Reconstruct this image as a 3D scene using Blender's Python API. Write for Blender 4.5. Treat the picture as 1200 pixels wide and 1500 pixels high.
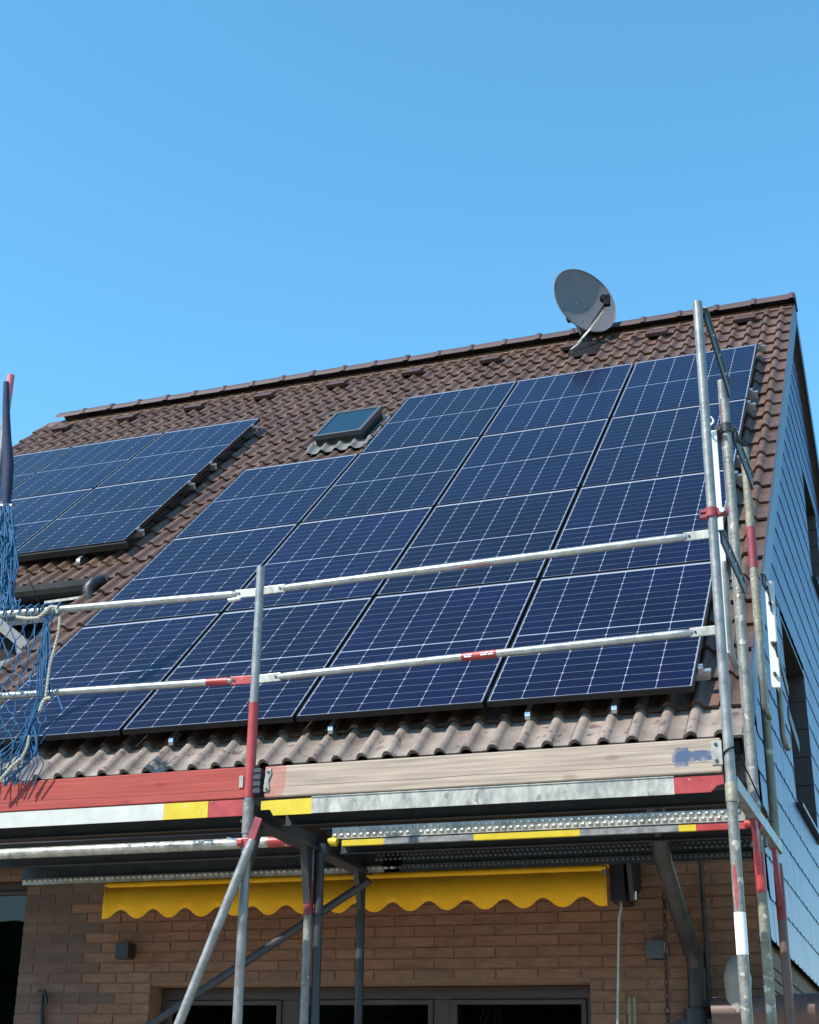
import bpy, bmesh, math, random
from math import sin, cos, pi, radians, sqrt, floor
from mathutils import Vector, Matrix

random.seed(7)
scene = bpy.context.scene
col = scene.collection
for o in list(bpy.data.objects):
    bpy.data.objects.remove(o)

# ------------------------------------------------------------------ camera
CAM = Vector((1.214, -7.917, -2.323))
YAW, PITCH, ROLL = 0.399, 0.395, 0.034
FPX, CX, CY = 2235.0, 483.6, 752.5            # focal length and principal point in 1200 px units
_cy, _sy, _cp, _sp = cos(YAW), sin(YAW), cos(PITCH), sin(PITCH)
F = Vector((-_sy * _cp, _cy * _cp, _sp))
R0 = Vector((_cy, _sy, 0))
U0 = R0.cross(F)
RIGHT = cos(ROLL) * R0 + sin(ROLL) * U0
UP = -sin(ROLL) * R0 + cos(ROLL) * U0
cd = bpy.data.cameras.new('camera')
cd.sensor_fit = 'HORIZONTAL'
cd.sensor_width = 36
cd.lens = FPX * 36 / 1200
cd.shift_x = (600 - CX) / 1200
cd.shift_y = (CY - 750) / 1200
cd.clip_start = 0.1
cd.clip_end = 3000
cam = bpy.data.objects.new('camera', cd)
col.objects.link(cam)
m = Matrix((RIGHT, UP, -F)).transposed().to_4x4()
m.translation = CAM
cam.matrix_world = m
scene.camera = cam


def at(px, py, Y):
    """point of the place that the photograph shows at px, py and that lies at depth Y"""
    d = F + RIGHT * ((px - CX) / FPX) - UP * ((py - CY) / FPX)
    return CAM + d * ((Y - CAM.y) / d.y)


def topx(p):
    d = Vector(p) - CAM
    z = d.dot(F)
    return CX + FPX * d.dot(RIGHT) / z, CY - FPX * d.dot(UP) / z, z


# ------------------------------------------------------------------ light
SUN_TO = Vector((-0.75, -1.0, 1.38)).normalized()
elev = math.asin(SUN_TO.z)
world = bpy.data.worlds.new('World')
scene.world = world
world.use_nodes = True
wn = world.node_tree
wn.nodes.clear()
sky = wn.nodes.new('ShaderNodeTexSky')
sky.sky_type = 'NISHITA'
sky.sun_disc = False
sky.sun_elevation = elev
sky.sun_rotation = math.atan2(SUN_TO.x, SUN_TO.y)
sky.altitude = 100
sky.air_density = 1.0
sky.dust_density = 0.3
sky.ozone_density = 2.2
bg = wn.nodes.new('ShaderNodeBackground')
bg.inputs['Strength'].default_value = 0.15
wo = wn.nodes.new('ShaderNodeOutputWorld')
hsv = wn.nodes.new('ShaderNodeHueSaturation')
hsv.inputs['Hue'].default_value = 0.481
hsv.inputs['Saturation'].default_value = 1.22
hsv.inputs['Value'].default_value = 1.0
wn.links.new(sky.outputs[0], hsv.inputs['Color'])
wn.links.new(hsv.outputs[0], bg.inputs['Color'])
wn.links.new(bg.outputs[0], wo.inputs['Surface'])
sd = bpy.data.lights.new('sun', 'SUN')
sd.energy = 3.4
sd.angle = radians(0.53)
sd.color = (1.0, 0.935, 0.85)
sun = bpy.data.objects.new('sun', sd)
col.objects.link(sun)
sun.rotation_euler = SUN_TO.to_track_quat('Z', 'Y').to_euler()
sun.location = (-6, -14, 12)
vs = scene.view_settings
vs.view_transform = 'Standard'
vs.look = 'None'
vs.exposure = 1.05
vs.gamma = 1
vs.use_curve_mapping = False
scene.cycles.max_bounces = 8
scene.cycles.transparent_max_bounces = 12


# ------------------------------------------------------------------ materials
def new_mat(name):
    m = bpy.data.materials.new(name)
    m.use_nodes = True
    nt = m.node_tree
    return m, nt, nt.nodes['Principled BSDF']


def ramp(nt, stops):
    r = nt.nodes.new('ShaderNodeValToRGB')
    el = r.color_ramp.elements
    el[0].position, el[0].color = stops[0][0], (*stops[0][1], 1)
    el[1].position, el[1].color = stops[-1][0], (*stops[-1][1], 1)
    for p, c in stops[1:-1]:
        e = el.new(p)
        e.color = (*c, 1)
    return r


def mat(name, base, rough=0.5, metal=0.0, noise=None, scale=8, bump=0.0, bscale=60, detail=6,
        rand=0.0, stretch=(1, 1, 1), coat=0.0, rr=None, spots=None, spec=None):
    """base colour varied by noise between base and noise; optional per object variation, spots and bump"""
    m, nt, b = new_mat(name)
    tc = nt.nodes.new('ShaderNodeNewGeometry') if False else nt.nodes.new('ShaderNodeTexCoord')
    mp = nt.nodes.new('ShaderNodeMapping')
    mp.inputs['Scale'].default_value = stretch
    oi = nt.nodes.new('ShaderNodeObjectInfo')
    vm = nt.nodes.new('ShaderNodeVectorMath')
    vm.operation = 'MULTIPLY_ADD'
    vm.inputs[1].default_value = (37, 17, 23)
    comb = nt.nodes.new('ShaderNodeCombineXYZ')
    for i in range(3):
        nt.links.new(oi.outputs['Random'], comb.inputs[i])
    nt.links.new(comb.outputs[0], vm.inputs[0])
    nt.links.new(tc.outputs['Object'], vm.inputs[2])
    nt.links.new(vm.outputs[0], mp.inputs['Vector'])
    out = None
    if noise is not None:
        n = nt.nodes.new('ShaderNodeTexNoise')
        n.inputs['Scale'].default_value = scale
        n.inputs['Detail'].default_value = detail
        n.inputs['Roughness'].default_value = 0.62
        nt.links.new(mp.outputs[0], n.inputs['Vector'])
        r = ramp(nt, [(0.3, base), (0.7, noise)])
        nt.links.new(n.outputs['Fac'], r.inputs[0])
        out = r.outputs[0]
        if rr:
            mr = nt.nodes.new('ShaderNodeMapRange')
            mr.inputs['From Min'].default_value = 0.35
            mr.inputs['From Max'].default_value = 0.65
            mr.inputs['To Min'].default_value = rr[0]
            mr.inputs['To Max'].default_value = rr[1]
            nt.links.new(n.outputs['Fac'], mr.inputs['Value'])
            nt.links.new(mr.outputs[0], b.inputs['Roughness'])
    if spots:
        colr, sscale, thr = spots
        n2 = nt.nodes.new('ShaderNodeTexNoise')
        n2.inputs['Scale'].default_value = sscale
        n2.inputs['Detail'].default_value = 4
        nt.links.new(mp.outputs[0], n2.inputs['Vector'])
        mr2 = nt.nodes.new('ShaderNodeMapRange')
        mr2.inputs['From Min'].default_value = thr
        mr2.inputs['From Max'].default_value = thr + 0.05
        nt.links.new(n2.outputs['Fac'], mr2.inputs['Value'])
        mx = nt.nodes.new('ShaderNodeMix')
        mx.data_type = 'RGBA'
        nt.links.new(mr2.outputs[0], mx.inputs['Factor'])
        if out:
            nt.links.new(out, mx.inputs['A'])
        else:
            mx.inputs['A'].default_value = (*base, 1)
        mx.inputs['B'].default_value = (*colr, 1)
        out = mx.outputs['Result']
    if rand:
        hs = nt.nodes.new('ShaderNodeHueSaturation')
        mr = nt.nodes.new('ShaderNodeMapRange')
        mr.inputs['To Min'].default_value = 1 - rand
        mr.inputs['To Max'].default_value = 1 + rand
        nt.links.new(oi.outputs['Random'], mr.inputs['Value'])
        nt.links.new(mr.outputs[0], hs.inputs['Value'])
        if out:
            nt.links.new(out, hs.inputs['Color'])
        else:
            hs.inputs['Color'].default_value = (*base, 1)
        out = hs.outputs[0]
    if out:
        nt.links.new(out, b.inputs['Base Color'])
    else:
        b.inputs['Base Color'].default_value = (*base, 1)
    if not rr:
        b.inputs['Roughness'].default_value = rough
    b.inputs['Metallic'].default_value = metal
    if spec is not None:
        b.inputs['Specular IOR Level'].default_value = spec
    if coat:
        b.inputs['Coat Weight'].default_value = coat
        b.inputs['Coat Roughness'].default_value = 0.08
    if bump:
        n3 = nt.nodes.new('ShaderNodeTexNoise')
        n3.inputs['Scale'].default_value = bscale
        n3.inputs['Detail'].default_value = 5
        nt.links.new(mp.outputs[0], n3.inputs['Vector'])
        bp = nt.nodes.new('ShaderNodeBump')
        bp.inputs['Strength'].default_value = bump
        bp.inputs['Distance'].default_value = 0.01
        nt.links.new(n3.outputs['Fac'], bp.inputs['Height'])
        nt.links.new(bp.outputs[0], b.inputs['Normal'])
    return m


M = {}
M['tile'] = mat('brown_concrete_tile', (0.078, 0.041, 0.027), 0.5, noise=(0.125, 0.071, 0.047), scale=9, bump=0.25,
                bscale=120, rand=0.16, spots=((0.21, 0.165, 0.12), 34, 0.65), rr=(0.42, 0.62))  # pale specks: stains plus sun glints painted into the colour
M['tile_eave'] = mat('weathered_eave_tile', (0.165, 0.128, 0.105), 0.6, noise=(0.29, 0.24, 0.20), scale=7, bump=0.3,
                     bscale=110, rand=0.12, spots=((0.12, 0.085, 0.075), 16, 0.60))
M['ridge'] = mat('ridge_tile', (0.040, 0.020, 0.022), 0.65, noise=(0.065, 0.034, 0.034), scale=8, rand=0.12, bump=0.15)
M['vent'] = mat('vent_tile_dark', (0.045, 0.02, 0.018), 0.5, noise=(0.07, 0.035, 0.03), scale=10)
M['underlay'] = mat('roof_underlay', (0.02, 0.018, 0.017), 0.9)
M['frame_black'] = mat('black_anodised', (0.012, 0.012, 0.015), 0.35, metal=0.3)
M['alu'] = mat('bare_aluminium', (0.62, 0.62, 0.62), 0.32, metal=0.9)
M['steel'] = mat('galvanised_steel', (0.15, 0.153, 0.148), 0.45, metal=0.45, noise=(0.29, 0.29, 0.28), scale=14,
                 rr=(0.36, 0.55), bump=0.12, bscale=60, rand=0.08)
M['steel_rail'] = mat('clean_galvanised_rail', (0.30, 0.305, 0.295), 0.33, metal=0.6, noise=(0.46, 0.465, 0.45), scale=18,
                      rr=(0.28, 0.42), bump=0.15, bscale=80)
M['steel_old'] = mat('worn_galvanised_steel', (0.13, 0.13, 0.118), 0.5, metal=0.3, noise=(0.27, 0.265, 0.24), scale=16,
                     rr=(0.4, 0.65), bump=0.35, bscale=70, spots=((0.45, 0.42, 0.35), 22, 0.63))
M['steel_dark_shaded'] = mat('dark_and_shaded_steel', (0.030, 0.034, 0.042), 0.5, metal=0.3, noise=(0.055, 0.06, 0.07), scale=10)  # dark steel; also carries the painted shade under the decks
M['steel_cement'] = mat('cement_splashed_steel', (0.16, 0.15, 0.11), 0.6, metal=0.2, noise=(0.28, 0.265, 0.20), scale=13,
                        bump=0.5, bscale=50, spots=((0.50, 0.47, 0.39), 20, 0.60))
M['zinc_bright'] = mat('bright_zinc_plate', (0.22, 0.212, 0.18), 0.4, metal=0.3, noise=(0.47, 0.455, 0.40), scale=22,
                       stretch=(1, 1, 0.5), rr=(0.33, 0.5), spots=((0.20, 0.19, 0.15), 30, 0.66))
M['white_plate'] = mat('white_painted_plate', (0.42, 0.42, 0.385), 0.45, noise=(0.54, 0.54, 0.49), scale=9,
                       spots=((0.45, 0.45, 0.35), 24, 0.68))
M['red'] = mat('red_scaffold_paint', (0.27, 0.024, 0.026), 0.42, noise=(0.40, 0.052, 0.048), scale=14,
               spots=((0.5, 0.45, 0.42), 30, 0.69))
M['red_dark'] = mat('dull_red_paint', (0.16, 0.015, 0.03), 0.5, noise=(0.28, 0.04, 0.05), scale=14)
M['yellow'] = mat('yellow_scaffold_paint', (0.48, 0.35, 0.006), 0.42, noise=(0.58, 0.45, 0.02), scale=12,
                  spots=((0.6, 0.58, 0.45), 26, 0.66))
M['white'] = mat('white_plastic', (0.66, 0.66, 0.64), 0.4)
M['sticker'] = mat('white_sticker', (0.78, 0.78, 0.80), 0.5, spots=((0.25, 0.25, 0.25), 40, 0.72))
M['awning'] = mat('yellow_awning_cloth', (0.84, 0.40, 0.005), 0.85, noise=(0.93, 0.48, 0.01), scale=7, bump=0.25, bscale=26)
M['dark_metal'] = mat('dark_bronze_metal', (0.022, 0.022, 0.026), 0.45, metal=0.2)
M['gutter'] = mat('dark_gutter_metal', (0.022, 0.020, 0.020), 0.4, metal=0.3, noise=(0.045, 0.04, 0.04), scale=6)
M['pipe'] = mat('dark_downpipe', (0.018, 0.015, 0.015), 0.45, metal=0.1, noise=(0.05, 0.04, 0.036), scale=10)
M['pipe_brown'] = mat('brown_pipe', (0.10, 0.055, 0.045), 0.45, noise=(0.15, 0.09, 0.075), scale=9)
M['grey_hood'] = mat('grey_cowl', (0.24, 0.22, 0.20), 0.55, noise=(0.33, 0.30, 0.27), scale=9)
M['lamp'] = mat('anthracite_lamp', (0.075, 0.085, 0.09), 0.45)
M['lamp_dark'] = mat('black_lamp', (0.02, 0.02, 0.024), 0.45)
M['rust'] = mat('rusty_iron', (0.025, 0.010, 0.010), 0.7, noise=(0.05, 0.02, 0.018), scale=30)
M['chain'] = mat('greenish_chain', (0.35, 0.38, 0.30), 0.5, metal=0.4)
M['dish'] = mat('grey_dish', (0.125, 0.115, 0.125), 0.5, noise=(0.15, 0.14, 0.15), scale=4)
M['cable'] = mat('white_cable', (0.66, 0.66, 0.60), 0.5)
M['window_frame'] = mat('brown_window_frame', (0.040, 0.026, 0.020), 0.45, noise=(0.065, 0.043, 0.034), scale=7)
M['painted_shade'] = mat('painted_dark_interior', (0.012, 0.012, 0.014), 0.9)  # near black stands in for the unlit rooms and the roof recess
M['mortar'] = mat('mortar', (0.17, 0.092, 0.054), 0.9, noise=(0.25, 0.138, 0.082), scale=30, bump=0.4)
M['brick'] = mat('tan_clinker_brick', (0.180, 0.086, 0.048), 0.8, noise=(0.280, 0.142, 0.080), scale=8, bump=0.5,
                 bscale=70, rand=0.11, stretch=(1, 1, 3))
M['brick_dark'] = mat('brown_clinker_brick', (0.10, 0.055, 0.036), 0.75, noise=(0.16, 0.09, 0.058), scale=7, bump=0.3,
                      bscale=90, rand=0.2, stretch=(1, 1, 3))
M['slate'] = mat('dark_slate', (0.030, 0.042, 0.135), 0.35, noise=(0.040, 0.054, 0.165), scale=3, rand=0.16, spec=0.2)
M['slate_brown'] = mat('brown_reveal_panel', (0.050, 0.034, 0.036), 0.45, noise=(0.07, 0.048, 0.048), scale=5)
M['verge'] = mat('verge_board', (0.045, 0.045, 0.065), 0.35)
M['soffit'] = mat('brown_soffit_board', (0.06, 0.04, 0.03), 0.6, noise=(0.09, 0.06, 0.045), scale=6)
M['net'] = mat('blue_net_cord', (0.003, 0.060, 0.150), 0.6, noise=(0.006, 0.105, 0.235), scale=20)
M['rope'] = mat('white_rope', (0.50, 0.46, 0.37), 0.85, noise=(0.33, 0.31, 0.25), scale=60)
M['cloth'] = mat('dark_blue_cloth', (0.010, 0.016, 0.05), 0.8, noise=(0.02, 0.03, 0.075), scale=7, bump=0.4, bscale=14)
M['pink'] = mat('faded_red_cap', (0.5, 0.16, 0.18), 0.6)
M['black'] = mat('black_strap', (0.012, 0.012, 0.014), 0.9, spec=0.1)
M['lead'] = mat('grey_flashing', (0.10, 0.105, 0.105), 0.5, metal=0.2, noise=(0.19, 0.19, 0.18), scale=9, bump=0.2)
M['timber_grey'] = mat('grey_timber', (0.15, 0.15, 0.15), 0.7, noise=(0.22, 0.22, 0.21), scale=9)
M['bounce_paving'] = mat('pale_bounce_paving', (0.34, 0.32, 0.28), 0.9, noise=(0.42, 0.39, 0.34), scale=1.3, bump=0.1)
M['lawn'] = mat('lawn_ground', (0.05, 0.085, 0.025), 0.9, noise=(0.08, 0.12, 0.04), scale=2)
M['render_wall'] = mat('rear_wall', (0.28, 0.2, 0.14), 0.8)


def wood_mat(name, a, b_, red_to=None, blue=False):
    m, nt, b = new_mat(name)
    tc = nt.nodes.new('ShaderNodeTexCoord')
    mp = nt.nodes.new('ShaderNodeMapping')
    mp.inputs['Scale'].default_value = (0.7, 12, 22)
    n = nt.nodes.new('ShaderNodeTexNoise')
    n.inputs['Scale'].default_value = 3.0
    n.inputs['Detail'].default_value = 8
    n.inputs['Distortion'].default_value = 0.25
    nt.links.new(tc.outputs['Object'], mp.inputs[0])
    nt.links.new(mp.outputs[0], n.inputs['Vector'])
    r = ramp(nt, [(0.28, a), (0.5, tuple((x + y) / 2 for x, y in zip(a, b_))), (0.72, b_)])
    nt.links.new(n.outputs['Fac'], r.inputs[0])
    out = r.outputs[0]
    # knots: sparse dark red-brown spots
    v = nt.nodes.new('ShaderNodeTexVoronoi')
    v.inputs['Scale'].default_value = 4.2
    mp2 = nt.nodes.new('ShaderNodeMapping')
    mp2.inputs['Scale'].default_value = (0.75, 1, 1.6)
    mp2.inputs['Rotation'].default_value = (0, 0.5, 0)
    nt.links.new(tc.outputs['Object'], mp2.inputs[0])
    nt.links.new(mp2.outputs[0], v.inputs['Vector'])
    mr = nt.nodes.new('ShaderNodeMapRange')
    mr.inputs['From Min'].default_value = 0.06
    mr.inputs['From Max'].default_value = 0.19
    mr.inputs['To Min'].default_value = 0.75
    mr.inputs['To Max'].default_value = 0.0
    nt.links.new(v.outputs['Distance'], mr.inputs['Value'])
    mx = nt.nodes.new('ShaderNodeMix')
    mx.data_type = 'RGBA'
    mx.inputs['B'].default_value = (a[0] * 0.42, a[1] * 0.26, a[2] * 0.2, 1)
    nt.links.new(mr.outputs[0], mx.inputs['Factor'])
    nt.links.new(out, mx.inputs['A'])
    out = mx.outputs['Result']
    # one long thin split along the board
    sep = nt.nodes.new('ShaderNodeSeparateXYZ')
    nt.links.new(tc.outputs['Object'], sep.inputs[0])
    n2 = nt.nodes.new('ShaderNodeTexNoise')
    n2.noise_dimensions = '1D'
    n2.inputs['Scale'].default_value = 1.4
    nt.links.new(sep.outputs['X'], n2.inputs['W'])
    ma = nt.nodes.new('ShaderNodeMath')
    ma.operation = 'MULTIPLY_ADD'
    ma.inputs[1].default_value = 0.035
    ma.inputs[2].default_value = 0.030
    nt.links.new(n2.outputs['Fac'], ma.inputs[0])
    mb = nt.nodes.new('ShaderNodeMath')
    mb.operation = 'SUBTRACT'
    nt.links.new(sep.outputs['Z'], mb.inputs[0])
    nt.links.new(ma.outputs[0], mb.inputs[1])
    mc = nt.nodes.new('ShaderNodeMath')
    mc.operation = 'ABSOLUTE'
    nt.links.new(mb.outputs[0], mc.inputs[0])
    md = nt.nodes.new('ShaderNodeMath')
    md.operation = 'LESS_THAN'
    md.inputs[1].default_value = 0.0012
    nt.links.new(mc.outputs[0], md.inputs[0])
    mx = nt.nodes.new('ShaderNodeMix')
    mx.data_type = 'RGBA'
    mx.inputs['B'].default_value = (a[0] * 0.35, a[1] * 0.28, a[2] * 0.25, 1)
    nt.links.new(md.outputs[0], mx.inputs['Factor'])
    nt.links.new(out, mx.inputs['A'])
    out = mx.outputs['Result']

    def patch(xa, xb, colr, nscale, zlo=None, zhi=None, amount=0.85, edge=0.05):
        nonlocal out
        nn = nt.nodes.new('ShaderNodeTexNoise')
        nn.inputs['Scale'].default_value = nscale
        nn.inputs['Detail'].default_value = 5
        nt.links.new(tc.outputs['Object'], nn.inputs['Vector'])
        jx = nt.nodes.new('ShaderNodeMath')
        jx.operation = 'MULTIPLY_ADD'
        jx.inputs[1].default_value = edge
        nt.links.new(nn.outputs['Fac'], jx.inputs[0])
        nt.links.new(sep.outputs['X'], jx.inputs[2])
        c1 = nt.nodes.new('ShaderNodeMath')
        c1.operation = 'GREATER_THAN'
        c1.inputs[1].default_value = xa + edge / 2
        nt.links.new(jx.outputs[0], c1.inputs[0])
        c2 = nt.nodes.new('ShaderNodeMath')
        c2.operation = 'LESS_THAN'
        c2.inputs[1].default_value = xb + edge / 2
        nt.links.new(jx.outputs[0], c2.inputs[0])
        fac = nt.nodes.new('ShaderNodeMath')
        fac.operation = 'MULTIPLY'
        nt.links.new(c1.outputs[0], fac.inputs[0])
        nt.links.new(c2.outputs[0], fac.inputs[1])
        for op, lim in (('GREATER_THAN', zlo), ('LESS_THAN', zhi)):
            if lim is None:
                continue
            jz = nt.nodes.new('ShaderNodeMath')
            jz.operation = 'MULTIPLY_ADD'
            jz.inputs[1].default_value = edge
            nt.links.new(nn.outputs['Fac'], jz.inputs[0])
            nt.links.new(sep.outputs['Z'], jz.inputs[2])
            c = nt.nodes.new('ShaderNodeMath')
            c.operation = op
            c.inputs[1].default_value = lim + edge / 2
            nt.links.new(jz.outputs[0], c.inputs[0])
            f2 = nt.nodes.new('ShaderNodeMath')
            f2.operation = 'MULTIPLY'
            nt.links.new(fac.outputs[0], f2.inputs[0])
            nt.links.new(c.outputs[0], f2.inputs[1])
            fac = f2
        # worn paint: bare wood shows through
        mrn = nt.nodes.new('ShaderNodeMapRange')
        mrn.inputs['From Min'].default_value = 0.62
        mrn.inputs['From Max'].default_value = 0.48
        mrn.inputs['To Max'].default_value = amount
        mrn.inputs['To Min'].default_value = amount * 0.45
        nt.links.new(nn.outputs['Fac'], mrn.inputs['Value'])
        f3 = nt.nodes.new('ShaderNodeMath')
        f3.operation = 'MULTIPLY'
        nt.links.new(fac.outputs[0], f3.inputs[0])
        nt.links.new(mrn.outputs[0], f3.inputs[1])
        mx = nt.nodes.new('ShaderNodeMix')
        mx.data_type = 'RGBA'
        mx.inputs['B'].default_value = (*colr, 1)
        nt.links.new(f3.outputs[0], mx.inputs['Factor'])
        nt.links.new(out, mx.inputs['A'])
        out = mx.outputs['Result']
    if red_to:
        patch(-1, red_to, (0.40, 0.10, 0.075), 12, amount=0.62)
    if blue:
        patch(2.02, 2.20, (0.045, 0.08, 0.16), 17, zlo=0.055, zhi=0.10, amount=0.95, edge=0.05)
        patch(2.03, 2.09, (0.045, 0.08, 0.16), 17, zlo=0.035, zhi=0.12, amount=0.9, edge=0.04)
    nt.links.new(out, b.inputs['Base Color'])
    b.inputs['Roughness'].default_value = 0.75
    bp = nt.nodes.new('ShaderNodeBump')
    bp.inputs['Strength'].default_value = 0.25
    bp.inputs['Distance'].default_value = 0.004
    nt.links.new(n.outputs['Fac'], bp.inputs['Height'])
    nt.links.new(bp.outputs[0], b.inputs['Normal'])
    return m


M['wood'] = wood_mat('pale_spruce_board', (0.23, 0.178, 0.135), (0.45, 0.365, 0.285), red_to=0.11, blue=True)
M['wood_red'] = wood_mat('red_stained_board', (0.25, 0.026, 0.020), (0.36, 0.058, 0.042))


def cell_mat():
    m, nt, b = new_mat('solar_cell_silicon')
    tc = nt.nodes.new('ShaderNodeTexCoord')
    sep = nt.nodes.new('ShaderNodeSeparateXYZ')
    nt.links.new(tc.outputs['Object'], sep.inputs[0])
    # fine silver busbar wires running up each cell, 20 mm apart
    a = nt.nodes.new('ShaderNodeMath')
    a.operation = 'MULTIPLY'
    a.inputs[1].default_value = 1 / 0.0203
    nt.links.new(sep.outputs['X'], a.inputs[0])
    f = nt.nodes.new('ShaderNodeMath')
    f.operation = 'FRACT'
    nt.links.new(a.outputs[0], f.inputs[0])
    l = nt.nodes.new('ShaderNodeMath')
    l.operation = 'LESS_THAN'
    l.inputs[1].default_value = 0.05
    nt.links.new(f.outputs[0], l.inputs[0])
    n = nt.nodes.new('ShaderNodeTexNoise')
    n.inputs['Scale'].default_value = 1.5
    nt.links.new(tc.outputs['Object'], n.inputs['Vector'])
    oi = nt.nodes.new('ShaderNodeObjectInfo')
    r = ramp(nt, [(0.35, (0.0009, 0.0009, 0.013)), (0.65, (0.0014, 0.0014, 0.021))])
    nt.links.new(n.outputs['Fac'], r.inputs[0])
    mx = nt.nodes.new('ShaderNodeMix')
    mx.data_type = 'RGBA'
    mx.inputs['B'].default_value = (0.011, 0.014, 0.040, 1)
    nt.links.new(l.outputs[0], mx.inputs['Factor'])
    nt.links.new(r.outputs[0], mx.inputs['A'])
    hs = nt.nodes.new('ShaderNodeHueSaturation')
    mr = nt.nodes.new('ShaderNodeMapRange')
    mr.inputs['To Min'].default_value = 0.75
    mr.inputs['To Max'].default_value = 1.35
    nt.links.new(oi.outputs['Random'], mr.inputs['Value'])
    nt.links.new(mr.outputs[0], hs.inputs['Value'])
    nt.links.new(mx.outputs['Result'], hs.inputs['Color'])
    nt.links.new(hs.outputs[0], b.inputs['Base Color'])
    b.inputs['Roughness'].default_value = 0.45
    b.inputs['Specular IOR Level'].default_value = 0.08
    return m


M['cell'] = cell_mat()
M['sash'] = mat('dark_grey_sash', (0.06, 0.066, 0.075), 0.4)
M['backsheet'] = mat('white_backsheet', (0.26, 0.275, 0.33), 0.5)


def glass_mat(name, ior=1.45, rough=0.03, tint=(1, 1, 1), bumpy=0.0):
    m = bpy.data.materials.new(name)
    m.use_nodes = True
    nt = m.node_tree
    nt.nodes.clear()
    o = nt.nodes.new('ShaderNodeOutputMaterial')
    t = nt.nodes.new('ShaderNodeBsdfTransparent')
    t.inputs[0].default_value = (*tint, 1)
    g = nt.nodes.new('ShaderNodeBsdfGlossy')
    g.inputs['Roughness'].default_value = rough
    if name == 'solar_glass':
        tcd = nt.nodes.new('ShaderNodeTexCoord')
        oid = nt.nodes.new('ShaderNodeObjectInfo')
        vad = nt.nodes.new('ShaderNodeVectorMath')
        vad.operation = 'MULTIPLY_ADD'
        vad.inputs[1].default_value = (3, 5, 0)
        nt.links.new(oid.outputs['Location'], vad.inputs[0])
        nt.links.new(tcd.outputs['Object'], vad.inputs[2])
        nd = nt.nodes.new('ShaderNodeTexNoise')
        nd.inputs['Scale'].default_value = 1.6
        nd.inputs['Detail'].default_value = 7
        nt.links.new(vad.outputs[0], nd.inputs['Vector'])
        md = nt.nodes.new('ShaderNodeMapRange')
        md.inputs['From Min'].default_value = 0.3
        md.inputs['From Max'].default_value = 0.7
        md.inputs['To Min'].default_value = 0.03
        md.inputs['To Max'].default_value = 0.22
        nt.links.new(nd.outputs['Fac'], md.inputs['Value'])
        nt.links.new(md.outputs[0], g.inputs['Roughness'])
    fr = nt.nodes.new('ShaderNodeFresnel')
    fr.inputs['IOR'].default_value = ior
    mx = nt.nodes.new('ShaderNodeMixShader')
    if bumpy:
        n = nt.nodes.new('ShaderNodeTexNoise')
        n.inputs['Scale'].default_value = 1.2
        tc = nt.nodes.new('ShaderNodeTexCoord')
        nt.links.new(tc.outputs['Object'], n.inputs['Vector'])
        bp = nt.nodes.new('ShaderNodeBump')
        bp.inputs['Strength'].default_value = bumpy
        bp.inputs['Distance'].default_value = 0.02
        nt.links.new(n.outputs['Fac'], bp.inputs['Height'])
        nt.links.new(bp.outputs[0], g.inputs['Normal'])
    ge = nt.nodes.new('ShaderNodeNewGeometry')
    inv = nt.nodes.new('ShaderNodeMath')
    inv.operation = 'SUBTRACT'
    inv.inputs[0].default_value = 1.0
    nt.links.new(ge.outputs['Backfacing'], inv.inputs[1])
    mul = nt.nodes.new('ShaderNodeMath')
    mul.operation = 'MULTIPLY'
    nt.links.new(fr.outputs[0], mul.inputs[0])
    nt.links.new(inv.outputs[0], mul.inputs[1])
    nt.links.new(mul.outputs[0], mx.inputs[0])
    nt.links.new(t.outputs[0], mx.inputs[1])
    nt.links.new(g.outputs[0], mx.inputs[2])
    nt.links.new(mx.outputs[0], o.inputs['Surface'])
    return m


M['pv_glass'] = glass_mat('solar_glass', 1.19, 0.07)
M['glass'] = glass_mat('window_glass', 1.42, 0.01, tint=(0.35, 0.4, 0.4))
M['sky_glass'] = glass_mat('skylight_glass', 4.5, 0.04, tint=(0.25, 0.3, 0.3))


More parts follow.
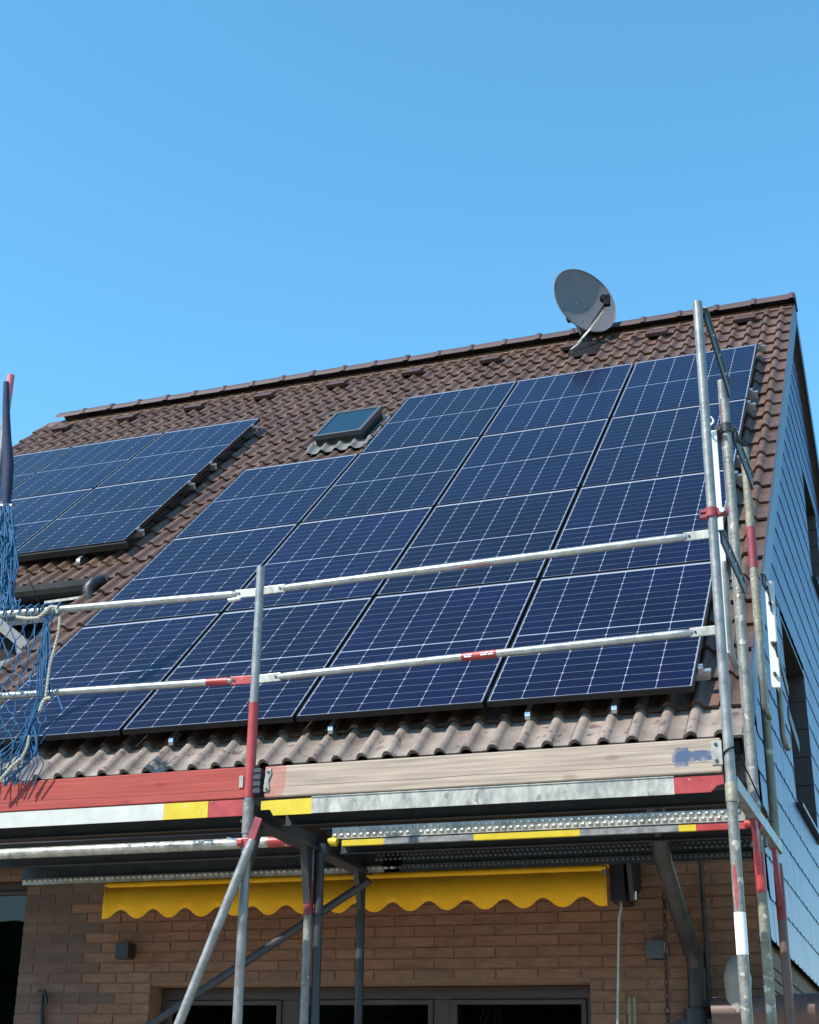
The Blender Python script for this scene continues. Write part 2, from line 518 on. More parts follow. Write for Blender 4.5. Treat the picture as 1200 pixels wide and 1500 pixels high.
# ------------------------------------------------------------------ mesh helpers
class MB:
    def __init__(self):
        self.v, self.f, self.mi, self.sm = [], [], [], []

    def add(self, vs_, fs, mi=0, smooth=False):
        n = len(self.v)
        self.v += [tuple(p) for p in vs_]
        for f in fs:
            self.f.append(tuple(i + n for i in f))
            self.mi.append(mi)
            self.sm.append(smooth)
        return self

    def box(self, a, b, mi=0):
        x0, x1 = sorted((a[0], b[0]))
        y0, y1 = sorted((a[1], b[1]))
        z0, z1 = sorted((a[2], b[2]))
        p = [(x0, y0, z0), (x1, y0, z0), (x1, y1, z0), (x0, y1, z0), (x0, y0, z1), (x1, y0, z1), (x1, y1, z1), (x0, y1, z1)]
        return self.add(p, [(0, 3, 2, 1), (4, 5, 6, 7), (0, 1, 5, 4), (1, 2, 6, 5), (2, 3, 7, 6), (3, 0, 4, 7)], mi)

    def slab(self, p0, p1, w, t, side=Vector((0, 0, 1)), mi=0):
        """bar from p0 to p1, width w along side, thickness t across"""
        p0, p1 = Vector(p0), Vector(p1)
        d = (p1 - p0).normalized()
        s = (side - d * side.dot(d)).normalized()
        n = d.cross(s)
        q = []
        for p in (p0, p1):
            for a, b in ((-1, -1), (1, -1), (1, 1), (-1, 1)):
                q.append(p + s * (a * w / 2) + n * (b * t / 2))
        return self.add(q, [(0, 3, 2, 1), (4, 5, 6, 7), (0, 1, 5, 4), (1, 2, 6, 5), (2, 3, 7, 6), (3, 0, 4, 7)], mi)

    def sweep(self, pts, r, n=10, mi=0, cap=True, closed=False):
        pts = [Vector(p) for p in pts]
        rs = r if isinstance(r, (list, tuple)) else [r] * len(pts)
        rings = []
        prev = None
        k = len(pts)
        for i, p in enumerate(pts):
            if closed:
                d = pts[(i + 1) % k] - pts[i - 1]
            else:
                d = pts[min(i + 1, k - 1)] - pts[max(i - 1, 0)]
            if d.length < 1e-9:
                d = Vector((0, 0, 1))
            d.normalize()
            if prev is None:
                ref = Vector((0, 0, 1)) if abs(d.z) < 0.9 else Vector((1, 0, 0))
                s = (ref - d * ref.dot(d)).normalized()
            else:
                s = prev - d * prev.dot(d)
                s = s.normalized() if s.length > 1e-6 else d.orthogonal().normalized()
            prev = s
            t = d.cross(s)
            rings.append([p + s * (rs[i] * cos(2 * pi * j / n)) + t * (rs[i] * sin(2 * pi * j / n)) for j in range(n)])
        vv = [q for ring in rings for q in ring]
        ff = []
        for i in range(k if closed else k - 1):
            a, b = i * n, ((i + 1) % k) * n
            for j in range(n):
                ff.append((a + j, a + (j + 1) % n, b + (j + 1) % n, b + j))
        self.add(vv, ff, mi, smooth=True)
        if cap and not closed:
            self.add(rings[0], [tuple(range(n - 1, -1, -1))], mi)
            self.add(rings[-1], [tuple(range(n))], mi)
        return self

    def pipe(self, p0, p1, r, wall=0.004, n=16, mi=0):
        """open ended tube with a wall"""
        p0, p1 = Vector(p0), Vector(p1)
        d = (p1 - p0).normalized()
        self.sweep([p0, p1], r, n, mi, cap=False)
        self.sweep([p1 - d * 0.12, p1], r - wall, n, mi, cap=False)
        ref = Vector((0, 0, 1)) if abs(d.z) < 0.9 else Vector((1, 0, 0))
        s = (ref - d * ref.dot(d)).normalized()
        t = d.cross(s)
        vv = []
        for rr_ in (r, r - wall):
            vv += [p1 + s * (rr_ * cos(2 * pi * j / n)) + t * (rr_ * sin(2 * pi * j / n)) for j in range(n)]
        self.add(vv, [(j, (j + 1) % n, n + (j + 1) % n, n + j) for j in range(n)], mi)
        q = p1 - d * 0.11
        self.add([q + s * (r * 0.95 * cos(2 * pi * j / n)) + t * (r * 0.95 * sin(2 * pi * j / n)) for j in range(n)], [tuple(range(n))], mi)
        return self

    def prism(self, poly, axis, d0, d1, mi=0):
        """extrude a 2D polygon; axis 'x' -> poly is (y,z), 'y' -> (x,z), 'z' -> (x,y)"""
        def P(a, b, d):
            return {'x': (d, a, b), 'y': (a, d, b), 'z': (a, b, d)}[axis]
        n = len(poly)
        vv = [P(a, b, d0) for a, b in poly] + [P(a, b, d1) for a, b in poly]
        ff = [tuple(range(n)), tuple(range(2 * n - 1, n - 1, -1))] + [(i, (i + 1) % n, n + (i + 1) % n, n + i) for i in range(n)]
        return self.add(vv, ff, mi)

    def mesh(self, name, mats, org=Vector((0, 0, 0))):
        me = bpy.data.meshes.new(name)
        me.from_pydata([(p[0] - org[0], p[1] - org[1], p[2] - org[2]) for p in self.v], [], self.f)
        for mm in (mats if isinstance(mats, (list, tuple)) else [mats]):
            me.materials.append(mm)
        me.polygons.foreach_set('material_index', self.mi)
        me.polygons.foreach_set('use_smooth', self.sm)
        bm = bmesh.new()
        bm.from_mesh(me)
        bmesh.ops.recalc_face_normals(bm, faces=bm.faces)
        bm.to_mesh(me)
        bm.free()
        return me


WLOC = {}


def tag(o, label=None, cat=None, group=None, kind=None):
    if label:
        o['label'] = label
    if cat:
        o['category'] = cat
    if group:
        o['group'] = group
    if kind:
        o['kind'] = kind
    return o


def thing(name, label, cat, loc, group=None):
    o = bpy.data.objects.new(name, None)
    o.empty_display_size = 0.1
    o.location = loc
    col.objects.link(o)
    WLOC[o.name] = Vector(loc)
    return tag(o, label, cat, group)


def part(name, mb, mats, parent, bevel=0.0, kind=None, label=None):
    """a child mesh written in world coordinates"""
    org = WLOC[parent.name]
    o = bpy.data.objects.new(name, mb.mesh(name, mats, org))
    col.objects.link(o)
    o.parent = parent
    WLOC[o.name] = org
    if bevel:
        b = o.modifiers.new('bevel', 'BEVEL')
        b.width = bevel
        b.segments = 2
        b.limit_method = 'ANGLE'
    return tag(o, label, None, None, kind)


def single(name, mb, mats, label, cat, loc, group=None, kind=None, bevel=0.0):
    loc = Vector(loc)
    o = bpy.data.objects.new(name, mb.mesh(name, mats, loc))
    o.location = loc
    col.objects.link(o)
    WLOC[o.name] = loc
    if bevel:
        b = o.modifiers.new('bevel', 'BEVEL')
        b.width = bevel
        b.segments = 2
        b.limit_method = 'ANGLE'
    return tag(o, label, cat, group, kind)


def inst(name, me, parent, wloc, rot=(0, 0, 0)):
    """one piece sharing mesh data; parent has no rotation"""
    o = bpy.data.objects.new(name, me)
    col.objects.link(o)
    o.parent = parent
    o.location = Vector(wloc) - WLOC[parent.name]
    o.rotation_euler = rot
    return o


# ------------------------------------------------------------------ ground
GZ = -3.95
g = MB()
g.add([(-9, -14, GZ), (6, -14, GZ), (6, 1.2, GZ), (-9, 1.2, GZ)], [(0, 1, 2, 3)])  # unseen pale paving, added to bounce sunlight up at the wall
single('bounce_paving_sheet', g, M['bounce_paving'], None, None, (0, 0, GZ), kind='structure')
g = MB()
g.add([(-900, -900, GZ - 0.02), (900, -900, GZ - 0.02), (900, 900, GZ - 0.02), (-900, 900, GZ - 0.02)], [(0, 1, 2, 3)])
single('ground', g, M['lawn'], None, None, (0, 0, GZ - 0.02), kind='structure')

hb = MB()  # hedge added behind the camera, unseen, to darken reflections and horizon light
nx_, nz_ = 120, 14
rng = random.Random(3)
vv = []
for j in range(nz_ + 1):
    for i in range(nx_ + 1):
        top = 6.8 + 0.9 * sin(i * 0.31) + 0.6 * sin(i * 0.83 + 1)
        t = j / nz_
        vv.append((-55 + 100 * i / nx_ + rng.uniform(-.3, .3), -22 - 0.012 * (i - 60) ** 2 * 0.3 + rng.uniform(-.6, .6) - 0.9 * t * t, GZ + top * t + rng.uniform(-.15, .15)))
n1_ = nx_ + 1
hb.add(vv, [(j * n1_ + i, j * n1_ + i + 1, (j + 1) * n1_ + i + 1, (j + 1) * n1_ + i) for j in range(nz_) for i in range(nx_)])
vv2 = [(a, b - 2.2 - rng.uniform(0, .8), c) for a, b, c in vv]
hb.add(vv2, [(j * n1_ + i, j * n1_ + i + 1, (j + 1) * n1_ + i + 1, (j + 1) * n1_ + i) for j in range(nz_) for i in range(nx_)])
hb.add(vv[-n1_:] + vv2[-n1_:], [(i, i + 1, n1_ + i + 1, n1_ + i) for i in range(nx_)])
M['added_hedge'] = mat('added_hedge_leaves', (0.03, 0.055, 0.018), 0.7, noise=(0.055, 0.09, 0.03), scale=6, bump=0.8, bscale=9)
single('added_hedge', hb, M['added_hedge'], None, None, (-5, -22, GZ), kind='stuff')

# ------------------------------------------------------------------ roof frame of reference
A = 0.7493                                    # roof pitch
CA, SA = cos(A), sin(A)


def rp(u, v, off=0.0):
    return Vector((u, v * CA - off * SA, v * SA + off * CA))


BASE = -0.165                                 # pan level of the tiles below the panel faces
X_R, NCOL, TW = 0.25, 30, 0.3013              # verge edge, tile columns
X_L = X_R - NCOL * TW
V0, GAUGE, NROW = -0.31, 0.338, 27
V_RIDGE = 8.95
ridge = rp(0, V_RIDGE, -0.12)                 # y, z of the ridge line
WALL_Y = 0.9
GX = 0.185                                    # face of the gable cladding
REAR_Y = 2 * ridge.y - WALL_Y

house = thing('house', 'brick house with a brown tiled gable roof and dark slate clad gable end', 'house', (-4.2, 6.0, GZ))

# roof body: dark slabs under the tiles, front slope with a notch for the recess on the left
RU = -5.03                                    # right edge of the recess
RV0, RV1 = 0.40, V0 + 10 * GAUGE
roof_mb = MB()


def slab_uv(mb, u0, u1, v0, v1, o0, o1, mi=0):
    q = [rp(u0, v0, o0), rp(u1, v0, o0), rp(u1, v1, o0), rp(u0, v1, o0), rp(u0, v0, o1), rp(u1, v0, o1), rp(u1, v1, o1), rp(u0, v1, o1)]
    mb.add(q, [(0, 3, 2, 1), (4, 5, 6, 7), (0, 1, 5, 4), (1, 2, 6, 5), (2, 3, 7, 6), (3, 0, 4, 7)], mi)


slab_uv(roof_mb, RU, X_R - 0.03, V0 + 0.03, V_RIDGE - 0.03, BASE - 0.16, BASE - 0.022)
slab_uv(roof_mb, X_L + 0.02, RU, RV1 + 0.02, V_RIDGE - 0.03, BASE - 0.16, BASE - 0.022)
slab_uv(roof_mb, X_L + 0.02, RU, V0 + 0.03, RV0, BASE - 0.16, BASE - 0.022)
# rear slope
ry, rz = ridge.y, ridge.z
t_ = MB()
L_rear = 9.2
pts = []
for o_ in (-0.20, -0.04):
    for (x, s) in ((X_L, 0), (X_R, 0), (X_R, L_rear), (X_L, L_rear)):
        pts.append((x, ry + s * CA + (o_ + 0.0) * SA, rz - s * SA + o_ * CA))
roof_mb.add(pts, [(0, 1, 2, 3), (7, 6, 5, 4), (0, 4, 5, 1), (1, 5, 6, 2), (2, 6, 7, 3), (3, 7, 4, 0)], 1)
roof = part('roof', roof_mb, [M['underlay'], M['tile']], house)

# one double-roll roof tile, local x across, y up the slope, z off the roof
TL = 0.42


def tile_mesh(name, mats, length=TL, step=0.030):
    mb = MB()
    prof = []
    per = TW / 2
    for k in range(2):
        for t, h in ((0.0, 0.0), (0.055, 0.019), (0.17, 0.036), (0.30, 0.036), (0.42, 0.019), (0.475, 0.0)):
            prof.append((k * per + t * per, h))
    prof.append((TW - 0.004, 0.0))
    n = len(prof)
    lo, hi, un = [], [], []
    for x, h in prof:
        lo.append((x, 0.0, step + h))
        hi.append((x, length, 0.0 + h * 0.98))
        un.append((x, 0.004, step + h * 0.86 - 0.019))
    vv = lo + hi + un
    ff = []
    for i in range(n - 1):
        ff.append((i, i + 1, n + i + 1, n + i))
    mb.add(vv, ff, 0, smooth=True)
    mb.add(lo + un, [(i, n + i, n + i + 1, i + 1) for i in range(n - 1)], 0)
    # side edges
    mb.add([lo[0], hi[0], un[0]], [(0, 1, 2)], 0)
    mb.add([lo[-1], hi[-1], un[-1]], [(0, 2, 1)], 0)
    return mb, mb.mesh(name, mats)


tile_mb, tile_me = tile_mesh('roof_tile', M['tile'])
_, tile_eave_me = tile_mesh('roof_tile_eave', M['tile_eave'])


def under_panel(u, v):
    if -4 * 1.154 + 0.2 < u < -0.45 and 0.25 < v < 3 * 1.742 - 0.45:
        return True
    if -3 * 1.154 + 0.2 < u < -0.45 and v < 4 * 1.742 - 0.45 and v > 0:
        return True
    if u < -5.136 - 0.6 and 3.593 + 0.5 < v < 3.593 + 2 * 1.742 - 0.45:
        return True
    return False


tiles = []
VENT_U = [-0.22 - 0.9 * k for k in range(10)]
SKY_U0, SKY_U1, SKY_V0, SKY_V1 = -4.20, -3.69, 6.02, 6.80
vent_row = 26
vent_cols = {}
for uu in VENT_U:
    vent_cols[int(floor((uu - X_L) / TW))] = 1
for r in range(NROW):
    for c in range(NCOL):
        u = X_L + c * TW
        v = V0 + r * GAUGE
        if u + TW / 2 < RU and v < RV1 - 0.05 and v > RV0 - 0.35:
            continue
        if SKY_U0 - 0.06 < u + TW / 2 < SKY_U1 + 0.06 and SKY_V0 - 0.12 < v + 0.17 < SKY_V1 + 0.02:
            continue
        p = rp(u + TW / 2, v + 0.1, BASE + 0.03)
        px, py, z = topx(p)
        vis = -15 < px < 1215 and not under_panel(u + TW / 2, v + 0.15)
        tiles.append((0 if vis else 1, z, r, c, u, v))
tiles.sort()
rest = MB()
rest_e = MB()
for i, (hid, z, r, c, u, v) in enumerate(tiles):
    jit = random.uniform(-0.003, 0.004)
    if i < 298 and not hid:
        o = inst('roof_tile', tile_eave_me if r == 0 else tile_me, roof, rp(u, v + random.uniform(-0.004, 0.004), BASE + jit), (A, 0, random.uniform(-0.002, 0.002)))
    else:
        tgt = rest_e if r == 0 else rest
        dv = random.uniform(-0.004, 0.004)
        vv = [rp(u + p[0], v + p[1] + dv, BASE + p[2] + jit) for p in tile_mb.v]
        n0 = len(tgt.v)
        tgt.v += vv
        for f, sm in zip(tile_mb.f, tile_mb.sm):
            tgt.f.append(tuple(k + n0 for k in f))
            tgt.mi.append(0)
            tgt.sm.append(sm)


def rest_material():
    # same tile colour, with the per-tile variation taken from each tile's place on the roof
    m, nt, b = new_mat('brown_concrete_tile_field')
    geo = nt.nodes.new('ShaderNodeTexCoord')
    ri = nt.nodes.new('ShaderNodeNewGeometry')
    n = nt.nodes.new('ShaderNodeTexNoise')
    n.inputs['Scale'].default_value = 9
    n.inputs['Detail'].default_value = 6
    nt.links.new(geo.outputs['Object'], n.inputs['Vector'])
    r = ramp(nt, [(0.3, (0.078, 0.041, 0.027)), (0.7, (0.125, 0.071, 0.047))])
    nt.links.new(n.outputs['Fac'], r.inputs[0])
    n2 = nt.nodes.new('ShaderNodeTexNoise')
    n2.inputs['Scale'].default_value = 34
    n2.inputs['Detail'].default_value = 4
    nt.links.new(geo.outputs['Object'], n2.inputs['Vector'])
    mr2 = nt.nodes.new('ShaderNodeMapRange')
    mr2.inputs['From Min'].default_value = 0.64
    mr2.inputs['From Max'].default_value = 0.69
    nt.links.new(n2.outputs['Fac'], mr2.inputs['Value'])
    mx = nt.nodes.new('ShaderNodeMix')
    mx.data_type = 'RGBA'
    mx.inputs['B'].default_value = (0.21, 0.165, 0.12, 1)  # same pale specks of stain and painted sun glint
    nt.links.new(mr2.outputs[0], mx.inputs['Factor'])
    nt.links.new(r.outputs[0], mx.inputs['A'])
    hs = nt.nodes.new('ShaderNodeHueSaturation')
    mr = nt.nodes.new('ShaderNodeMapRange')
    mr.inputs['To Min'].default_value = 0.84
    mr.inputs['To Max'].default_value = 1.16
    nt.links.new(ri.outputs['Random Per Island'], mr.inputs['Value'])
    nt.links.new(mr.outputs[0], hs.inputs['Value'])
    nt.links.new(mx.outputs['Result'], hs.inputs['Color'])
    nt.links.new(hs.outputs[0], b.inputs['Base Color'])
    b.inputs['Roughness'].default_value = 0.5
    n3 = nt.nodes.new('ShaderNodeTexNoise')
    n3.inputs['Scale'].default_value = 120
    nt.links.new(geo.outputs['Object'], n3.inputs['Vector'])
    bp = nt.nodes.new('ShaderNodeBump')
    bp.inputs['Strength'].default_value = 0.25
    bp.inputs['Distance'].default_value = 0.01
    nt.links.new(n3.outputs['Fac'], bp.inputs['Height'])
    nt.links.new(bp.outputs[0], b.inputs['Normal'])
    return m


rm = MB()
rm.v, rm.f, rm.mi, rm.sm = rest.v, rest.f, rest.mi, rest.sm
n0 = len(rm.v)
rm.v += rest_e.v
for f, sm in zip(rest_e.f, rest_e.sm):
    rm.f.append(tuple(k + n0 for k in f))
    rm.mi.append(1)
    rm.sm.append(sm)
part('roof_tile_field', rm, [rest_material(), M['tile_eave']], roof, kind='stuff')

# ridge tiles
rt = MB()
seg = 0.415
prof = [(-0.155, -0.105), (-0.125, -0.045), (-0.075, 0.0), (0, 0.022), (0.075, 0.0), (0.125, -0.045), (0.155, -0.105)]
vv = []
for x, sc in ((0, 1.0), (0.02, 1.07), (0.055, 1.07), (0.06, 0.985), (seg, 0.93)):
    vv += [(x, a * sc, b * sc + (0.011 if sc > 1.02 else 0)) for a, b in prof]
ff = []
for i in range(4):
    for j in range(6):
        ff.append((i * 7 + j, i * 7 + j + 1, (i + 1) * 7 + j + 1, (i + 1) * 7 + j))
ff.append(tuple(range(7)))
rt.add(vv, ff)
ridge_me = rt.mesh('ridge_tile', M['ridge'])
x = X_R + 0.02
k = 0
while x > X_L + 0.33:
    o = inst('ridge_tile', ridge_me, roof, (x, ry, rz + 0.055 + random.uniform(-0.006, 0.006)), (0, random.uniform(-0.006, 0.006), pi))
    x -= 0.385
    k += 1
# ventilation tiles: a raised dark hood on every third tile, third row below the ridge
vt = MB()
vt.prism([(0.0, 0.024), (0.0, 0.062), (0.05, 0.066), (0.20, 0.045), (0.20, 0.02)], 'x', 0.03, 0.25)
for s in range(5):
    vt.box((0.045 + s * 0.04, -0.006, 0.028), (0.06 + s * 0.04, 0.0, 0.058))
vent_me = vt.mesh('vent_tile', M['vent'])
for uu in VENT_U:
    if uu < X_L + 0.3:
        continue
    inst('vent_tile', vent_me, roof, rp(uu - 0.14, V0 + 25.6 * GAUGE, BASE + 0.03), (A, 0, 0))

# verge boards along the gable: front and rear slopes
vb = MB()
for p0, p1, o0, o1 in ((rp(0, V0, 0), rp(0, V_RIDGE, 0), BASE - 0.15, BASE + 0.028),):
    q = []
    for xx in (X_R - 0.012, X_R + 0.006):
        q += [rp(xx, V0, o0), rp(xx, V_RIDGE + 0.05, o0), rp(xx, V_RIDGE + 0.05, o1), rp(xx, V0, o1)]
    vb.add(q, [(0, 1, 2, 3), (7, 6, 5, 4), (0, 4, 5, 1), (1, 5, 6, 2), (2, 6, 7, 3), (3, 7, 4, 0)])
part('verge_board', vb, M['verge'], roof)
vb = MB()
q = []
for xx in (X_R - 0.012, X_R + 0.008):
    for (s, o_) in ((0, -0.22), (L_rear, -0.22), (L_rear, -0.02), (0, -0.02)):
        q.append((xx, ry + s * CA + o_ * SA, rz - s * SA + o_ * CA))
vb.add(q, [(0, 1, 2, 3), (7, 6, 5, 4), (0, 4, 5, 1), (1, 5, 6, 2), (2, 6, 7, 3), (3, 7, 4, 0)])
part('verge_board', vb, M['verge'], roof)
# soffit and fascia under the front eaves, gutter
eb = MB()
ez = rp(0, V0, BASE).z
eb.box((X_L, -0.02, ez - 0.20), (X_R - 0.02, 0.0, ez - 0.02))
eb.box((X_L, 0.0, ez - 0.20), (X_R - 0.02, WALL_Y, ez - 0.18))
part('soffit', eb, M['soffit'], roof)
gb = MB()
gp = []
for a in range(0, 9):
    t = pi + a * pi / 8
    gp.append((-0.09 + 0.065 * cos(t), ez - 0.055 + 0.065 * sin(t)))
gp2 = [(-0.09 + 0.060 * cos(pi + a * pi / 8), ez - 0.055 + 0.060 * sin(pi + a * pi / 8)) for a in range(8, -1, -1)]
gb.prism(gp + gp2, 'x', -9.0, 0.2)
gutter = part('gutter', gb, M['gutter'], house)

# ------------------------------------------------------------------ recess on the left of the roof (terrace under the upper roof)
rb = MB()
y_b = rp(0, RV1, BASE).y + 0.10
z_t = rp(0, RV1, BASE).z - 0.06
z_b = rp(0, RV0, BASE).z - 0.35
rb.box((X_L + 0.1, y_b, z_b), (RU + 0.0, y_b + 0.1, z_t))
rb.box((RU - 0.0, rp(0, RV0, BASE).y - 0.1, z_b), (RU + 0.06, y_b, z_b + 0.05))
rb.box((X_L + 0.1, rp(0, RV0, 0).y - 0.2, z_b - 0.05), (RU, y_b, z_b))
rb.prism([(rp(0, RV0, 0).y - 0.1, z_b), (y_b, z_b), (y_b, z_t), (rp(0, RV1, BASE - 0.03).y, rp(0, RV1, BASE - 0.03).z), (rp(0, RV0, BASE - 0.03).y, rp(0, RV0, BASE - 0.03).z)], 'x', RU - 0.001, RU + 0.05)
part('recess_wall', rb, M['painted_shade'], house)  # recess walls coloured near black for the shade inside
db = MB()
gyy, gzz = rp(0, RV1, BASE).y - 0.07, rp(0, RV1, BASE).z - 0.005
gp = [(gyy + 0.085 * cos(pi + a * pi / 8), gzz - 0.01 + 0.125 * sin(pi + a * pi / 8)) for a in range(9)]
gp2 = [(gyy + 0.079 * cos(pi + a * pi / 8), gzz - 0.01 + 0.119 * sin(pi + a * pi / 8)) for a in range(8, -1, -1)]
db.prism(gp + gp2, 'x', X_L, RU + 0.02)
db.box((X_L, gyy + 0.055, gzz - 0.30), (RU - 0.02, gyy + 0.075, gzz - 0.15), 0)
part('recess_gutter', db, M['gutter'], house)
db = MB()
db.sweep([at(153, 849, gyy - 0.02), at(146, 851, gyy - 0.10), at(137, 854, gyy - 0.15), at(130, 862, gyy - 0.17), at(130, 873, gyy - 0.17), at(133, 881, gyy - 0.16)],
         [0.044, 0.047, 0.050, 0.051, 0.052, 0.056], 14)
part('pipe_elbow', db, M['dark_metal'], house)
db = MB()
db.slab(at(66, 883, gyy - 0.11), at(122, 875, gyy - 0.11), 0.022, 0.02)
part('gutter_bracket', db, M['zinc_bright'], house)
db = MB()
db.slab(at(-30, 890, y_b - 0.12), at(62, 965, y_b - 0.12), 0.09, 0.05)
db.slab(at(-30, 985, y_b - 0.14), at(50, 962, y_b - 0.14), 0.07, 0.05)
db.slab(at(30, 935, y_b - 0.10), at(34, 1010, y_b - 0.10), 0.06, 0.05)
part('recess_timber', db, M['timber_grey'], house)

# ------------------------------------------------------------------ front wall with bricks
W_Z0, W_Z1 = -1.86, -0.66
BL, BH, CH, BP = 0.240, 0.0525, 0.0625, 0.250
openings = [(-3.62, -0.82, -3.9, -1.405), (-6.2, -4.60, -3.9, -0.70)]     # x0,x1,z0,z1
wm = MB()
zt = ez - 0.18


def wall_rects(x0, x1, z0, z1, holes):
    xs = sorted({x0, x1, *[h[0] for h in holes], *[h[1] for h in holes]})
    zs = sorted({z0, z1, *[h[2] for h in holes], *[h[3] for h in holes]})
    for i in range(len(xs) - 1):
        for j in range(len(zs) - 1):
            cx, cz = (xs[i] + xs[i + 1]) / 2, (zs[j] + zs[j + 1]) / 2
            if cx < x0 or cx > x1 or cz < z0 or cz > z1:
                continue
            if any(h[0] < cx < h[1] and h[2] < cz < h[3] for h in holes):
                continue
            yield xs[i], xs[i + 1], zs[j], zs[j + 1]


for a in wall_rects(X_L + 0.3, GX - 0.05, GZ, zt, openings):
    wm.add([(a[0], WALL_Y + 0.006, a[2]), (a[1], WALL_Y + 0.006, a[2]), (a[1], WALL_Y + 0.006, a[3]), (a[0], WALL_Y + 0.006, a[3])], [(0, 1, 2, 3)])
# reveals of the openings
for (x0, x1, z0, z1) in openings:
    wm.box((x0 - 0.001, WALL_Y + 0.013, z0), (x0 - 0.05, WALL_Y + 0.24, z1))
    wm.box((x1 + 0.001, WALL_Y + 0.013, z0), (x1 + 0.05, WALL_Y + 0.24, z1))
    wm.box((x0, WALL_Y + 0.013, z1 + 0.001), (x1, WALL_Y + 0.24, z1 + 0.05))
wall = part('front_wall', wm, M['mortar'], house)
brick_mb = MB()
b_ = 0.003
brick_mb.box((0, 0, 0), (BL, 0.10, BH))
brick_me = brick_mb.mesh('brick', M['brick'])
brick_mb2 = MB()
brick_mb2.box((0, 0, 0), (BL, 0.10, BH))
brick_dark_me = brick_mb2.mesh('brick_dark', M['brick_dark'])
cands = []
far = MB()
zc = GZ
row = 0
courses = int((zt - GZ) / CH)
for r in range(courses):
    z0 = GZ + r * CH + 0.005
    x = X_L + 0.3 + (BP / 2 if r % 2 else 0)
    while x < GX - 0.06:
        x0, x1 = x, min(x + BL, GX - 0.06)
        for h in openings:
            if h[2] - 0.03 < z0 + BH / 2 < h[3] - 0.02 or (z0 < h[3] < z0 + BH):
                if x0 < h[0] < x1:
                    x1 = h[0]
                elif x0 < h[1] < x1:
                    x0 = h[1]
                elif x0 >= h[0] and x1 <= h[1]:
                    x1 = x0
        if x1 - x0 > 0.03:
            px, py, z = topx((x0, WALL_Y, z0))
            inview = -30 < px < 1180 and 1262 < py < 1512
            cands.append((not inview, x0, x1, z0))
        x += BP
nb = 0
for hid, x0, x1, z0 in cands:
    jy = random.uniform(-0.0015, 0.0015)
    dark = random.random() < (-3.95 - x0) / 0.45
    if not hid and nb < 299:
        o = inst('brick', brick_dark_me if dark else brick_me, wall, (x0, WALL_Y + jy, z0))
        o.scale.x = (x1 - x0) / BL
        nb += 1
    else:
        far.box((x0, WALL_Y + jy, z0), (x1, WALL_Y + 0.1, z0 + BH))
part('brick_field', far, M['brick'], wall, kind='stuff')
# gable wall behind the cladding, rear wall, left wall
gb = MB()
gy0, gy1 = WALL_Y + 0.05, REAR_Y
apex_z = rz - 0.22


def gz_top(y):
    return rz - 0.235 / CA - abs(y - ry) * SA / CA


gb.prism([(gy0, GZ), (gy1, GZ), (gy1, gz_top(gy1)), (ry, gz_top(ry)), (gy0, gz_top(gy0))], 'x', GX - 0.35, GX - 0.30)
gb.prism([(gy0, GZ), (gy1, GZ), (gy1, gz_top(gy1)), (ry, gz_top(ry)), (gy0, gz_top(gy0))], 'x', X_L + 0.35, X_L + 0.30)
gb.box((X_L + 0.35, REAR_Y, GZ), (GX - 0.3, REAR_Y + 0.1, gz_top(gy1)))
part('gable_wall', gb, M['render_wall'], house)

# gable cladding: slates in overlapping courses with the two window openings left out
GW = [(2.94, 4.45, -0.02, 1.33), (6.35, 7.6, 2.85, 4.0)]     # y0,y1,z0,z1
CZ0 = -1.19
SH, SW = 0.235, 0.212
backing = MB()
ys = sorted({WALL_Y, REAR_Y, ry, *[h[0] for h in GW], *[h[1] for h in GW]})
for i in range(len(ys) - 1):
    ya, yb = ys[i], ys[i + 1]
    holes = [h for h in GW if h[0] - 1e-6 <= ya and yb <= h[1] + 1e-6]
    zz = [CZ0 + 0.02]
    for h in holes:
        zz += [h[2], h[3]]
    spans = [(zz[k], zz[k + 1]) for k in range(0, len(zz) - 1, 2)] + [(zz[-1], None)]
    for (za, zb) in spans:
        q = [(GX - 0.014, ya, za), (GX - 0.014, yb, za), (GX - 0.014, yb, gz_top(yb) if zb is None else zb), (GX - 0.014, ya, gz_top(ya) if zb is None else zb)]
        backing.add(q, [(0, 1, 2, 3)])
clad = part('gable_cladding', backing, M['slate'], house)
sl = MB()
sw_ = SW
ck = 0.034
sp_ = [(ck, 0), (sw_ - ck, 0), (sw_, ck * 0.5), (sw_, SH + 0.03), (0, SH + 0.03), (0, ck * 0.5)]
sl.add([(0.0062 - 0.0057 * b / SH, a, b) for a, b in sp_] + [(0.0012 - 0.0050 * b / SH, a, b) for a, b in sp_],
       [(0, 1, 2, 3, 4, 5), (11, 10, 9, 8, 7, 6)] + [(i, (i + 1) % 6 + 0, (i + 1) % 6 + 6, i + 6) for i in range(6)])
slate_me = sl.mesh('slate', M['slate'])
sc = []
r = 0
z = CZ0
while z < apex_z:
    ymin, ymax = WALL_Y - 0.02, REAR_Y
    # roof line limits at this height
    lim = (rz - 0.24 / CA - (z + SH * 0.9)) * CA / SA
    limlo = (rz - 0.24 / CA - (z + 0.0)) * CA / SA
    y = WALL_Y - 0.02 + (SW / 2 if r % 2 else 0)
    while y < REAR_Y:
        ya, yb = y, y + SW
        zm = z + SH / 2
        for h in GW:
            if h[2] - 0.02 < zm < h[3] - 0.02:
                if ya < h[0] < yb:
                    yb = h[0]
                elif ya < h[1] < yb:
                    ya = h[1]
                elif h[0] <= ya and yb <= h[1]:
                    yb = ya
        if yb - ya > 0.03 and abs((ya + yb) / 2 - ry) < limlo + 0.02:
            px, py, d = topx((GX, ya, z))
            full = (yb - ya) > SW * 0.9 and abs(ya - ry) < lim and abs(yb - ry) < lim
            sc.append((0 if (-10 < px < 1208 and py < 1520 and full) else 1, d, ya, yb, z))
        y += SW
    z += SH
    r += 1
